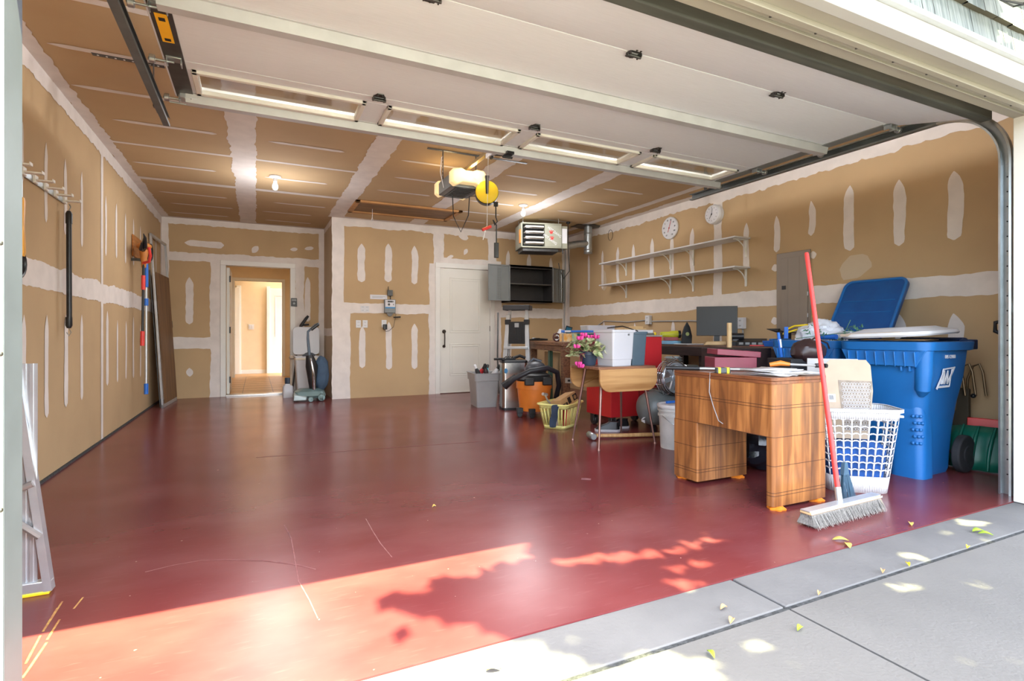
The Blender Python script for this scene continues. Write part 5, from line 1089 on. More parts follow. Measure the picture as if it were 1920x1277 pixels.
slab('cardboard_support_box', CARD, 'brown storage carton standing under the maroon box behind walnut cabinet', 'box', (3.40, 3.10, 0), (.34, .24, .478), -.5)
b = B(); b.cyl((0, 0, 0), (0, 0, .22), .021, n=16); one('wooden_dowel', b, TANB, 'pale wooden dowel standing upright behind the maroon box', 'dowel', loc=(3.80, 3.46, .848), bevel=.004)
slab('side_crate', WOODD, 'dark wooden crate on floor carrying clutter behind the walnut cabinet', 'crate', (3.86, 3.44, 0), (.46, .36, .845), 0)
# helmet-like black dome, marker, white board behind
b = B(); b.sph((0, 0, 0), .13, (1, .8, .7), n=14, jit=.12); b.tube([(-.02, 0, .05), (.1, .02, .10), (.22, .0, .06), (.24, 0, .02)], .006, n=6); one('black_helmet', b, mat('dark_brown_helmet', (52, 36, 36), .35), 'dark brown domed helmet behind the red broom handle', 'helmet', loc=(3.62, 2.58, .84))
b = B(); b.tube([(0, 0, 0), (-.02, 0, .1), (-.035, 0, .18)], [.012, .012, .010], n=10); b.tube([(-.013, 0, .07), (-.024, 0, .13)], .0128, n=10, mi=1); one('glue_tube', b, [BLUB, WPL], 'blue and white glue tube leaning upright behind the papers', 'tube', loc=(3.52, 2.72, .80))
slab('tool_stand_box', BLKM, 'dark box behind walnut cabinet holding the helmet and glue tube', 'box', (3.60, 2.66, 0), (.30, .24, .79), -.2)
b = B(); b.box(-.15, .15, -.01, .01, 0, .80); one('foam_board', b, mat('pale_grey_board', (196, 196, 194), .7), 'pale grey board standing between walnut cabinet and white hamper', 'board', loc=(3.56, 2.36, 0), rot=(0, 0, -.9), bevel=.003)
# bin bag under the cabinet
b = B(); b.sph((0, 0, .19), .24, (1, .85, .8), n=22, jit=.22); b.tube([(0, 0, .34), (.02, 0, .40), (.05, .02, .46)], [.05, .02, .04], n=10)
one('black_bin_bag', b, BAG, 'black bin bag on the floor behind the walnut cabinet kneehole', 'bag', loc=(3.30, 2.72, .015))
# broom
br = thing('push_broom', 'push broom with long red handle leaning on the walnut cabinet', 'broom', (2.80, 1.80, 0))
hd = Vector((2.80, 1.815, .075)); tpv = Vector((2.94, 2.105, 1.45)); o_ = Vector(br.location)
b = B(); b.M = Matrix.Rotation(math.radians(2), 4, 'Z'); b.box(-.31, .31, -.032, .032, .062, .078); obj('broom_block', b, TANB, br, bevel=.006)
b = B(); b.M = Matrix.Rotation(math.radians(2), 4, 'Z'); b.box(-.312, .312, -.026, .026, .078, .083); b.box(-.312, .312, -.0345, -.0325, .068, .079); obj('metal_cover', b, ALU, br, bevel=.002)
rnd = random.Random(2); b = B(); b.M = Matrix.Rotation(math.radians(2), 4, 'Z')
b.loft([[(-.30, -.028, .062), (.30, -.028, .062), (.30, .028, .062), (-.30, .028, .062)], [(-.31, -.045, .012), (.31, -.04, .012), (.31, .04, .012), (-.31, .045, .012)]])
for k in range(1500):
    x = rnd.uniform(-.305, .305); y = rnd.uniform(-.03, .03) if k % 2 else -.03; dx, dy = rnd.gauss(0, .008), -abs(rnd.gauss(.018, .012)) if y < 0 else abs(rnd.gauss(.015, .01)); z1_ = rnd.uniform(.001, .012)
    b.add([(x-.0012, y, .062), (x+.0012, y, .062), (x+dx+.001, y+dy, z1_), (x+dx-.001, y+dy, z1_)], [(0, 1, 2, 3)])
obj('bristles', b, BRIST, br, smooth=0)['kind'] = 'stuff'
h0 = hd-o_; h1 = tpv-o_; dd = (h1-h0)
b = B(); b.tube([h0+dd*.05, h0+dd*.992, h1], [.0135, .0125, .010], n=16); obj('handle', b, REDP, br)
b = B(); b.tube([h0-dd*.01, h0+dd*.055], .0165, n=14); obj('ferrule', b, ALU, br)
# blue hand broom end behind the handle
b = B(); rnd = random.Random(4)
for k in range(260):
    x = rnd.uniform(-.05, .05); y = rnd.uniform(-.012, .012); b.add([(x*.5-.001, y, .16), (x*.5+.001, y, .16), (x*1.3+.03, y*1.5, .003), (x*1.3+.028, y*1.5, .003)], [(0, 1, 2, 3)])
b.loft([[(-.025, -.012, .15), (.025, -.012, .15), (.025, .012, .15), (-.025, .012, .15)], [(-.012, -.01, .22), (.012, -.01, .22), (.012, .01, .22), (-.012, .01, .22)]])
one('blue_whisk_broom', b, mat('blue_grey_bristle', (70, 100, 122), .8, var=.2), 'blue-grey bristled whisk broom on floor between cabinet and white hamper', 'brush', loc=(3.10, 1.98, 0), smooth=0)
# ------------------------------------------------------------------ hamper with cardboard
hm = thing('white_hamper', 'tall white lattice laundry hamper beside the walnut cabinet', 'hamper', (3.40, 2.12, 0), rz=math.radians(-38))
lv = [(0, .165, .115, .06), (.51, .225, .155, .07)]
zb = [(.002, .10, 1)]
z = .10
for k in range(8): zb += [(z, z+.036, 0), (z+.036, z+.044, 2)]; z += .044
zb += [(z, .51, 1)]
b = B(); basket(b, lv, 28, .2, zb, wave=.006); obj('lattice_wall', b, WPL, hm, solid=.004)
b = B(); b.rr([(0, .165, .115, .06), (.006, .165, .115, .06)], n=40); obj('hamper_floor', b, WPL, hm)
b = B(); b.rr([(.495, .228, .158, .07), (.497, .238, .168, .075), (.515, .238, .168, .075), (.515, .224, .154, .07)], n=48, cap0=False, cap1=False); obj('rim', b, WPL, hm, solid=.003)
b = B(); b.box(.235, .262, -.06, .06, .455, .47); obj('side_handle', b, WPL, hm, bevel=.004)
b = B(); b.rr([(.01, .14, .095, .05), (.14, .155, .108, .06), (.27, .165, .115, .06), (.30, .12, .08, .05)], n=32); one('blue_clothes', b, FABB, 'blue clothes filling the lower half of white hamper', 'clothes', loc=(3.40, 2.12, .002), rz=math.radians(-38))
cdb = thing('cardboard_carton', 'open pale cardboard carton standing in the white hamper', 'box', (3.36, 2.14, .31), rot=(math.radians(-8), 0, math.radians(-38)))
poly = [(-.165, 0), (.12, 0), (.16, .30), (.155, .46), (.13, .495), (-.075, .495), (-.10, .47), (-.155, .24)]
b = B(); b.prism(poly, .006, ax='y', o=-.03); o = obj('front_panel', b, CARDL, cdb)
b = B(); b.prism([(x*.96-.012, z*.9) for x, z in poly], .006, ax='y', o=.03); b.box(-.16, -.154, -.03, .03, 0, .23); obj('rear_panel', b, CARDL, cdb)
b = B(); b.prism([(-.02, .05), (.128, .05), (.157, .36), (-.035, .365), (-.025, .18)], -.001, ax='y', o=-.0305); obj('mesh_print', b, MESHP, cdb)
b = B()
for r in range(15):
    for c in range(10):
        x = -.010+c*.0165+(.008 if r % 2 else 0); z = .06+r*.02
        if x > .115+.1*(z-.05): continue
        b.tube([(x+.0085*math.cos(q*PI/3), -.0325, z+.009*math.sin(q*PI/3)) for q in range(6)], .0013, n=4, cl=True)
obj('honeycomb_paper', b, PAPER, cdb)['kind'] = 'stuff'
b = B(); b.box(-.135, -.055, -.0318, -.031, .225, .275, 0)
for k in range(5): b.box(-.09+k*.005, -.0875+k*.005, -.0325, -.0318, .24, .268, 1)
b.box(-.13, -.10, -.0325, -.0318, .24, .243, 1); b.box(-.13, -.10, -.0325, -.0318, .255, .258, 1); obj('barcode_label', b, [PAPER, INK], cdb)
# ------------------------------------------------------------------ wheeled carts
def cart(label, loc, rz):
    c = thing('wheeled_trash_cart', label, 'trash cart', loc, rz=rz, group='blue wheeled carts')
    b = B(); lev = []
    for z, hx, hy, r in ((0, .18, .19, .05), (.03, .19, .205, .06), (.30, .205, .225, .07), (.50, .225, .26, .08), (.66, .25, .29, .08), (.80, .262, .305, .08), (.905, .27, .315, .08), (.905, .25, .295, .07), (.5, .20, .235, .07)): lev.append((z, hx, hy, r))
    b.rr(lev, n=56); obj('cart_body', b, BLU, c, smooth=50)
    b = B(); b.rr([(.855, .275, .32, .08), (.86, .292, .338, .085), (.915, .298, .345, .09), (.918, .285, .33, .085), (.90, .262, .307, .08)], n=56, cap0=False, cap1=False); obj('rim', b, BLU, c, smooth=50)
    # front lip with fins
    b = B(); b.loft([[(-.27, -.325, .86), (.27, -.325, .86), (.27, -.30, .86), (-.27, -.30, .86)], [(-.215, -.335, .755), (.215, -.335, .755), (.215, -.30, .755), (-.215, -.30, .755)]])
    for k in range(8): x = -.21+k*.06; b.loft([[(x-.003, -.35, .85), (x+.003, -.35, .85), (x+.003, -.30, .85), (x-.003, -.30, .85)], [(x-.003, -.337, .75), (x+.003, -.337, .75), (x+.003, -.30, .75), (x-.003, -.30, .75)]])
    for x in (.12, .17): b.box(x-.006, x+.006, -.325, -.27, .72, .76)
    obj('fluted_lip', b, BLU, c, bevel=.003)
    # rounded grab rib with studs on the near corner, ending in a foot
    b = B(); b.rr([(.0, .105, .085, .05), (.36, .105, .085, .055), (.52, .09, .075, .05), (.57, .05, .05, .03)], n=32, c=(.115, -.175)); obj('lower_bulge', b, BLU, c)
    b = B(); b.tube([(.205, -.245, .56), (.222, -.262, .60), (.232, -.272, .72), (.238, -.278, .86)], [.02, .045, .05, .05], n=16); obj('corner_rib', b, BLU, c)
    b = B()
    for r in range(5):
        for q in range(3):
            a = math.radians(-86+q*20+(10 if r % 2 else 0)); s_ = B(); s_.sph((.162+.060*math.cos(a), -.205+.060*math.sin(a), .24+r*.045), .012, n=6); obj('grip_stud', s_, BLU, c)
    for x in (-.245, .245): b = B(); b.cyl((x-.025, .245, .13), (x+.025, .245, .13), .13, n=30); b.cyl((x-.03, .245, .13), (x+.03, .245, .13), .06, n=20); obj('wheel', b, RUB, c, bevel=.01)
    b = B(); b.cyl((-.26, .245, .13), (.26, .245, .13), .012); obj('axle', b, DKST, c)
    b = B(); b.tube([(-.20, .38, .93), (.20, .38, .93)], .014, n=10)
    for x in (-.2, 0, .2): b.tube([(x, .33, .89), (x, .385, .93)], .02, n=8)
    b.box(.19, .27, .32, .40, .86, .93); obj('rear_handle', b, mat('dark_navy_plastic', (22, 44, 78), .5), c, bevel=.006)
    return c
c1 = cart('tall blue wheeled trash cart with white company logo, nearest the garage door', (4.22, 2.25, 0), math.radians(-87))
def lg(pts, m): 
    b = B(); b.prism([(-y, z) for y, z in pts], .0025, ax='x', o=0); return b
lo = thing('x', '', ''); bpy.data.objects.remove(lo)
LGX = .2575
b = B()
def bar(p, q, w):
    p, q = Vector(p), Vector(q); d = (q-p).normalized(); n = Vector((-d.y, d.x))*w/2
    b.prism([tuple(p+n), tuple(q+n), tuple(q-n), tuple(p-n)], .003, ax='x', o=LGX)
L0 = (-.14, .645)
for p, q, w in (((0, 0), (.15, 0), .009), ((.15, 0), (.15, .12), .007), ((.03, .12), (.19, .13), .009), ((.03, .12), (.03, .05), .007), ((-.02, -.012), (.05, .11), .018), ((.05, .11), (.075, .02), .014), ((.075, .02), (.10, .11), .014), ((.10, .11), (.115, .02), .014), ((.115, .02), (.18, .128), .018), ((.03, .02), (.05, .08), .012), ((.05, .02), (.065, .07), .010)):
    bar((L0[0]+p[0], L0[1]+p[1]), (L0[0]+q[0], L0[1]+q[1]), w)
o = obj('company_logo', b, PAPER, c1); o.rotation_euler = (0, math.radians(7), 0); o.location = (-.078, 0, .005)
text('lettering', 'ALLIED WASTE SERVICES', .019, PAPER, c1, (.2555, -.06, .615), (PI/2, 0, PI/2), sx=.68)
text('lettering', '0885-K298801', .034, PAPER, c1, (.2685, -.0, .815), (PI/2, 0, PI/2), sx=.75)
c2 = cart('blue wheeled trash cart with its lid flipped open against right wall', (4.32, 2.905, 0), math.radians(-90))
# open lid of cart 2 (child of the cart)
b = B()
lw, lh = .27, .29
secs = []
Mx = Matrix.LocRotScale(Vector((0, .375, .95)), Euler((math.radians(-31), 0, 0)), None)
b.M = Mx; b.loft([[(x, -.0, z+lh+.01) for x, z in rrect(lw, lh, .07, 40)], [(x, .035, z+lh+.01) for x, z in rrect(lw, lh, .07, 40)], [(x, .06, z+lh+.01) for x, z in rrect(lw-.02, lh-.02, .06, 40)]])
o = obj('open_lid', b, BLUD, c2, smooth=40); 
b = B(); b.M = Mx; b.tube([(x, 0, z+lh+.01) for x, z in rrect(lw-.008, lh-.008, .065, 40)], .012, n=8, cl=True); b.box(-lw+.05, lw-.05, -.004, .0, .36, .366); b.box(-lw+.05, lw-.05, -.004, .0, .24, .246); obj('lid_rib', b, BLU, o)
# contents of cart 2
bg_ = thing('white_rubbish_bag', 'white rubbish bag with yellow drawstrings bulging from open blue cart', 'bag', (4.42, 3.03, .87))
b = B(); b.sph((0, 0, .06), .22, (.85, .85, .62), n=24, jit=.25); b.sph((.0, -.03, .13), .13, (1, .9, .7), n=16, jit=.3); obj('bag_body', b, BAGW, bg_)
b = B(); b.tube([(-.05, .08, .18), (-.10, .18, .17), (-.12, .26, .13), (-.13, .27, .10), (-.10, .18, .13), (-.05, .1, .16)], .008, n=6); b.tube([(-.04, -.0, .2), (-.05, .03, .24), (-.05, .04, .26)], .009, n=6); obj('drawstring', b, YEL, bg_)
b = B(); rnd = random.Random(8)
for k in range(120):
    t = rnd.random(); base = Vector((4.16+.12*t, 3.0-.42*t, .94+.06*math.sin(t*9)+rnd.uniform(-.02, .05))); b.M = Matrix.LocRotScale(base, Euler((rnd.uniform(-1.5, 1.5), rnd.uniform(-1.5, 1.5), rnd.uniform(0, 6))), None)
    b.add([(0, 0, 0), (.012, .006, 0), (.04, 0, .002), (.012, -.006, 0)], [(0, 1, 2, 3)])
b.M = Matrix(); b.tube([(4.14, 3.06, .93), (4.2, 2.85, .96), (4.24, 2.6, .99)], .003, n=5); b.tube([(4.2, 2.7, .94), (4.24, 2.66, 1.08)], .003, n=5)
one('evergreen_branch', b, mat('conifer_green', (84, 130, 104), .8, var=.2), 'cut green evergreen branch lying in the open blue cart', 'branch')
b = B(); b.tube([(0, 0, 0), (.0, -.14, .0)], .022, n=12); b.tube([(0, 0, 0), (0, .02, 0)], .0225, n=12, mi=1); one('blue_can', b, [BLUB, GALV], 'blue drink can lying at front of open blue cart', 'can', loc=(4.22, 2.9, .945))
b = B(); b.loft([[(-.02, 0, .0), (.02, 0, 0), (.02, .03, 0), (-.02, .03, 0)], [(-.03, 0, .10), (.0, 0, .10), (.0, .03, .10), (-.03, .03, .10)]]); one('blue_wrapper', b, BLUB, 'dark blue wrapper hanging at left rim of open blue cart', 'wrapper', loc=(4.13, 3.13, .93), rz=.8)
b = B(); b.rr([(0, .10, .06, .02), (.06, .08, .05, .02)], n=24); one('crumpled_paper', b, PAPER, 'crumpled white paper packet at right side of open blue cart', 'paper', loc=(4.30, 2.70, .93), rz=1.2, bevel=.004)
# contents of cart 1: big white lid on top
wl = thing('white_plastic_cover', 'large white plastic cover lying on top of the tall blue cart', 'plastic cover', (4.20, 2.28, .955), rot=(math.radians(2), math.radians(-2.5), math.radians(-84)))
b = B(); b.rr([(0, .27, .34, .14), (.012, .28, .35, .15), (.03, .27, .34, .14), (.05, .20, .24, .10), (.062, .17, .20, .08)], n=56); obj('cover_shell', b, WPL, wl, smooth=40)
b = B(); b.box(-.24, .14, -.335, -.31, .016, .035); obj('slot_strip', b, CARDL, wl)
b = B(); b.box(-.18, .20, -.22, .2, 0, .008); one('cardboard_flap', b, CARD, 'brown cardboard sheet showing beneath the white plastic cover', 'cardboard', loc=(4.22, 2.30, .924), rz=math.radians(-74), bevel=.002)
b = B()
for k in range(4): b.tube([(0+.04*math.cos(a)+k*.012, .08*math.sin(a)-k*.03, .01+.012*k) for a in [q*PI/7 for q in range(14)]], .006, n=6, cl=True, mi=k % 2)
one('cable_coil', b, [BLK, WPLT], 'black and white coiled cable hanging from left end of tall blue cart', 'cable', loc=(3.97, 2.46, .925), rz=.4)
# snow shovel, folding chair frame, red-handled tool by the wall
ss = thing('snow_shovel', 'dark green snow shovel with black shaft leaning in the right front corner', 'shovel', (4.68, 1.97, .0), rz=math.radians(-75))
b = B(); cols_ = 14; secs = []
for k in range(cols_+1):
    u = k/cols_; x = -.23+.46*u; bow = -.06*(1-(2*u-1)**2); rid = -.03*abs(math.sin(u*PI*4.5))**.6
    secs.append([(x, bow+rid+.10*(v**2)-.02, 0.01+.30*v-.03*(abs(2*u-1)**3)*v) for v in (0, .25, .5, .75, 1)])
b.loft(secs, cap0=False, cap1=False, closed=False)
for x in (-.16, -.07, .02, .11, .18):
    b.tube([(x+.03*t_*t_, -.085*(1-(2*((x+.23)/.46)-1)**2)+.10*t_*t_-.036, .02+.29*t_) for t_ in (0, .25, .5, .75, 1)], [.006, .010, .012, .010, .005], n=8)
obj('blade', b, DGRN, ss, solid=.003, smooth=50)
b = B(); b.box(-.235, .235, -.03, -.015, .0, .015); obj('wear_strip', b, ALU, ss)
b = B(); b.tube([(.10, .0, .08), (.10, .04, .36), (.10, .06, .46)], [.06, .035, .022], n=12); obj('socket', b, DGRN, ss)
b = B(); b.tube([(.10, .05, .40), (.10, .10, .96)], .018, n=12); obj('shaft', b, BLK, ss)
b = B(); b.tube([(.10, .10, .95), (.03, .10, .99), (.03, .105, 1.05), (.10, .11, 1.07), (.17, .105, 1.05), (.17, .10, .99), (.10, .10, .95)], .014, n=10); obj('d_grip', b, BLK, ss)
b = B(); b.box(-.17, .22, -.012, .012, .0, .335); one('red_scoop', b, REDP, 'red plastic panel tucked behind the green snow shovel blade', 'shovel', loc=(4.84, 1.98, .012), rot=(math.radians(-6), 0, math.radians(-75)), bevel=.006)
rs = thing('red_grip_tool', 'tool with red D grip standing beside the right garage door track', 'tool', (4.93, 1.86, 0), rz=math.radians(-60))
b = B(); b.tube([(0, 0, 0), (0, .03, 1.0)], .014, n=10); obj('shaft', b, BLKM, rs)
b = B(); b.tube([(0, .03, 1.0), (-.06, .03, 1.04), (-.06, .03, 1.13), (.06, .03, 1.13), (.06, .03, 1.04), (0, .03, 1.0)], .013, n=10); obj('d_grip', b, REDP, rs)
b = B(); b.box(-.10, .10, -.01, .01, 0, .22); obj('spade_blade', b, DKST, rs, bevel=.005)
fc = thing('folded_lawn_chair', 'folded bronze tube lawn chair standing behind the tall blue cart', 'chair', (4.90, 2.28, 0), rz=math.radians(-80))
for dx in (-.05, 0.0, .05):
    b = B(); b.tube([(dx, .02+dx, .012), (dx+.03, .0+dx, .62), (dx+.06, .0+dx, .72), (dx+.10, .0+dx, .74), (dx+.12, .0+dx, .68), (dx+.14, .0+dx, .5)], .0085, n=10); obj('tube_frame', b, mat('bronze_tube', (120, 100, 76), .35, .6), fc)
b = B(); b.box(-.06, .10, .0, .05, .15, .55); obj('webbing', b, GRNW, fc, bevel=.01)
b = B(); b.sph((.13, -.02, .50), .018, n=8); obj('knob', b, BLK, fc)
# ------------------------------------------------------------------ clutter on the brown bench
def bz(px, py, X, z=.871):
    d = ray(px, py); t = X/d[0]; return (X, d[1]*t, z)
x, y, z = bz(1061, 640, 3.50); fb = thing('fruit_print_box', 'small box with orange fruit print on near end of brown bench', 'box', (3.46, 5.62, .871), rz=-.3)
b = B(); b.box(-.10, .09, -.07, .07, 0, .105); obj('box_body', b, CARDL, fb, bevel=.003)
b = B(); b.box(-.08, .02, -.0715, -.07, .005, .10); b.box(-.1015, -.10, -.06, .06, .005, .10); obj('fruit_print', b, LABC, fb)
b = B(); b.box(.025, .088, -.0715, -.07, .005, .10); obj('colour_panel', b, LABD, fb)
b = B(); b.box(-.04, .04, -.01, .01, 0, .09); b.box(-.03, .03, -.012, -.01, .01, .08, 1); one('phone_holder', b, [BLK, mat('dark_teal', (20, 96, 120), .3)], 'black phone stand with teal screen on top of fruit print box', 'phone', loc=(3.44, 5.62, .977), rz=-.5, rot=(.3, .3, -.5), bevel=.003)
b = B(); rnd = random.Random(9)
for k in range(7): b.tube([(-.17+k*.055, -.1, .10), (-.15+k*.05, -.08, 0), (-.15+k*.05, .08, 0), (-.17+k*.055, .1, .10)], .003, n=5)
for z in (0.003, .05, .10): s = .8+z*2; b.tube([(x_*s, y_*s, z) for x_, y_ in rrect(.17, .10, .02, 24)], .003, n=5, cl=True)
one('wire_basket', b, DKST, 'black wire basket on the brown bench behind fruit print box', 'basket', loc=(3.72, 6.05, .872))
b = B()
for k in range(26): b.tube([(rnd.uniform(-.14, .14), rnd.uniform(-.08, .08), .01), (rnd.uniform(-.14, .14), rnd.uniform(-.08, .08), rnd.uniform(.03, .13))], rnd.uniform(.003, .009), n=6, mi=k % 3)
one('small_hardware', b, [BLK, GALV, BINK], 'tangle of small hardware and wires filling the wire basket', 'hardware', loc=(3.72, 6.05, .878))['kind'] = 'stuff'
b = B(); b.box(-.05, .05, -.04, .04, 0, .09); b.cyl((0, -.04, .05), (0, -.07, .05), .03); b.tube([(0, 0, .09), (.02, 0, .13), (-.02, 0, .15)], .012, n=8); one('black_camera_mount', b, BLK, 'black camera-like gadget on the brown bench right of wire basket', 'gadget', loc=(3.92, 5.75, .872), rz=-.4, bevel=.006)
b = B(); rnd = random.Random(21)
for k in range(40):
    x, y = rnd.uniform(-.1, .1), rnd.uniform(-.06, .06); b.tube([(x, y, .0), (x+rnd.uniform(-.01, .01), y, rnd.uniform(.04, .11))], .006, n=6)
one('drill_bits', b, STEEL, 'cluster of upright steel bits beside the black gadget on brown bench', 'drill bits', loc=(4.02, 5.55, .872))['kind'] = 'stuff'
b = B(); b.tube([(-.18, 0, .012), (0, 0, .02), (.2, .02, .015)], [.01, .02, .014], n=8); b.box(-.05, .03, -.02, .02, .005, .04)
one('power_tool', b, BLK, 'black long-nosed hand tool lying at middle of brown bench', 'tool', loc=(3.62, 6.72, .872), rz=.2, bevel=.003)
b = B(); b.cyl((0, 0, 0), (0, 0, .04), .03, n=16); one('tape_roll', b, WPLT, 'white tape roll on far end of brown bench beside the ladder', 'tape', loc=(3.70, 6.98, .872), bevel=.004)
b = B(); b.tube([(.05*math.cos(q*PI/8), 0, .052+.05*math.sin(q*PI/8)) for q in range(16)], .010, n=8, cl=True); b.cyl((0, -.02, .05), (0, .02, .05), .02, mi=0); one('small_reel', b, mat('red_brown', (96, 60, 60), .5), 'small dark red reel on the brown bench left of fruit print box', 'reel', loc=(3.50, 5.98, .872))
b = B(); b.rr([(0, .09, .06, .03), (.10, .05, .05, .03), (.17, .02, .02, .01)], n=20); one('clear_plastic_bag', b, WPLT, 'small cloudy plastic bag slumped on back of brown bench', 'bag', loc=(4.02, 6.75, .872), bevel=.005)
gt = thing('green_lidded_tote', 'dark green lidded tote behind the cyclamen, on brown bench end', 'tote', (3.72, 5.42, .871), rz=-.2)
b = B(); b.rr([(0, .17, .11, .03), (.075, .19, .12, .03)], n=28); obj('tote_body', b, mat('tote_green_dark', (28, 66, 62), .45), gt)
b = B(); b.rr([(.075, .20, .13, .03), (.10, .20, .13, .03)], n=28); obj('lid', b, mat('tote_green_lid', (30, 120, 110), .45), gt)
b = B(); b.tube([(-.14, 0, 0), (-.07, 0, 0)], .011, n=10, mi=1); b.tube([(-.07, 0, 0), (.62, 0, 0)], .013, n=12, mi=0); b.tube([(-.18, 0, 0), (-.14, 0, 0)], .015, n=10, mi=0); one('blue_pole', b, [BLUB, WPL], 'bright blue pole lying across the bins behind the drop-leaf table', 'pole', loc=(3.33, 5.23, .998), rz=math.radians(-28))
b = B(); b.rr([(0, .17, .12, .03), (.10, .185, .13, .03)], n=32); one('white_storage_box', b, WPLT, 'flat white storage box on top of the green lidded tote', 'box', loc=(3.76, 5.44, .972), rz=-.2, bevel=.005)
# ------------------------------------------------------------------ clutter on the dark bench
BZ = .848
mn = thing('computer_monitor', 'black flat computer monitor standing on the dark bench', 'monitor', (4.66, 4.42, BZ), rz=math.radians(-48))
b = B(); b.box(-.215, .215, -.012, .02, .10, .43); obj('bezel', b, BLK, mn, bevel=.004)
b = B(); b.box(-.20, .20, -.0135, -.012, .115, .415); obj('screen', b, SCREEN, mn)
b = B(); b.box(-.03, .03, .0, .03, .0, .2); b.rr([(0, .12, .09, .04), (.012, .11, .08, .04)], n=28, c=(0, .02)); obj('stand', b, BLK, mn)
ir = thing('clothes_iron', 'black electric iron standing on its heel left of the monitor', 'iron', (4.56, 4.78, BZ), rz=math.radians(-20))
b = B(); b.loft([[(-.055, -.02, 0), (.055, -.02, 0), (.055, .02, 0), (-.055, .02, 0)], [(-.06, -.02, .10), (.06, -.02, .10), (.06, .02, .10), (-.06, .02, .10)], [(-.035, -.02, .20), (.035, -.02, .20), (.03, .015, .20), (-.03, .015, .20)], [(-.004, -.015, .26), (.004, -.015, .26), (.004, .0, .26), (-.004, .0, .26)]]); obj('soleplate_body', b, BLK, ir, bevel=.006)
b = B(); b.tube([(0, .02, .03), (0, .07, .05), (0, .08, .12), (0, .05, .18), (0, .015, .19)], .014, n=10); obj('handle', b, BLK, ir)
b = B(); b.cyl((0, -.0205, .12), (0, -.024, .12), .022, n=20); obj('round_dial', b, mat('dial_olive', (150, 158, 100), .4), ir)
yt = thing('yellow_green_flashlight', 'lime yellow lantern torch lying on dark bench left of the iron', 'flashlight', (4.62, 5.12, BZ+.115), rz=math.radians(-30))
b = B(); b.tube([(-.12, 0, 0), (-.02, 0, 0), (.02, 0, 0), (.09, 0, 0)], [.03, .034, .045, .045], n=16); obj('torch_body', b, mat('lime', (206, 210, 60), .45), yt)
b = B(); b.tube([(.09, 0, 0), (.12, 0, 0)], [.046, .05], n=16); obj('lens_ring', b, BLK, yt)
slab('stacked_tin', mat('red_brown_tin', (150, 60, 66), .5), 'small maroon tin box on dark bench in front of lime torch', 'tin', (4.50, 4.98, BZ+.042), (.16, .09, .04), -.5)
slab('blue_tin', mat('pale_blue_tin', (110, 160, 190), .5), 'pale blue flat tin on dark bench beneath the maroon tin', 'tin', (4.50, 4.98, BZ), (.24, .12, .04), -.5)
slab('carton_under_torch', CARD, 'tan carton beneath the lime yellow torch on dark bench', 'box', (4.66, 5.13, BZ), (.26, .16, .07), -.4)
b = B(); b.rr([(0, .16, .12, .05), (.008, .16, .12, .05)], n=28); one('white_dish', b, WPL, 'flat white plate on dark bench front edge below the iron', 'plate', loc=(4.53, 4.70, BZ), bevel=.003)
b = B(); b.loft([[(-.16, -.03, 0), (.16, -.04, 0), (.16, .04, 0), (-.16, .03, 0)], [(-.12, -.02, .04), (.15, -.03, .045), (.15, .03, .045), (-.12, .02, .04)]]); one('wood_carving', b, TANB, 'pale wooden offcut on dark bench in front of the monitor', 'wood', loc=(4.48, 4.22, BZ), rz=-.7, bevel=.01)
b = B(); b.tube([(-.07, 0, .05), (.08, 0, .05)], .035, n=14); b.box(-.03, .03, -.02, .02, 0, .03); one('black_webcam', b, BLK, 'black cylinder gadget leaning before the monitor on dark bench', 'gadget', loc=(4.50, 4.02, BZ+.045), rz=-.7, bevel=.003)
slab('black_gadget_base', BLKM, 'small black block beneath the cylinder gadget on dark bench', 'gadget', (4.50, 4.02, BZ), (.16, .10, .042), -.7)
kb = thing('charger_unit', 'black keypad-fronted charger on dark bench right of the dowel', 'charger', (4.58, 3.88, BZ), rz=-.9)
b = B(); b.loft([[(-.14, -.06, 0), (.14, -.06, 0), (.14, .06, 0), (-.14, .06, 0)], [(-.14, -.045, .04), (.14, -.045, .04), (.14, .06, .075), (-.14, .06, .075)]]); obj('case', b, BLK, kb, bevel=.003)
b = B()
for k in range(4): b.box(-.12+k*.06, -.08+k*.06, -.0555, -.045, .01, .035)
obj('label_strip', b, GREYM, kb)
slab('red_booklet', RED, 'thin red booklet on dark bench front edge', 'booklet', (4.50, 3.72, BZ), (.18, .12, .012), -.9)
bc = thing('blue_tool_case', 'bright blue open tool tray on near end of dark bench', 'tool case', (4.56, 3.55, BZ), rz=-.15)
b = B(); b.loft([[(x, y, 0) for x, y in rrect(.12, .07, .02, 24)], [(x, y, .055) for x, y in rrect(.135, .085, .02, 24)]]); obj('tray', b, BLUB, bc, bevel=.004)
b = B(); b.box(-.13, .10, -.05, -.01, .056, .075); obj('tray_handle', b, BLU, bc, bevel=.004)
b = B(); b.tube([(0, 0, 0), (-.02, .13, .02)], [.025, .003], n=14); b.tube([(0, 0, 0), (.02, -.16, -.02), (.05, -.42, -.05)], .006, n=8); one('black_umbrella', b, BLK, 'black pointed umbrella tip resting across blue tray by electric panel', 'umbrella', loc=(4.78, 3.72, 1.0))
b = B(); b.cyl((0, 0, 0), (0, 0, .14), .05, n=16); one('dark_tin', b, BLKM, 'dark round tin supporting the umbrella beside electric panel', 'tin', loc=(4.80, 3.66, BZ), bevel=.004)
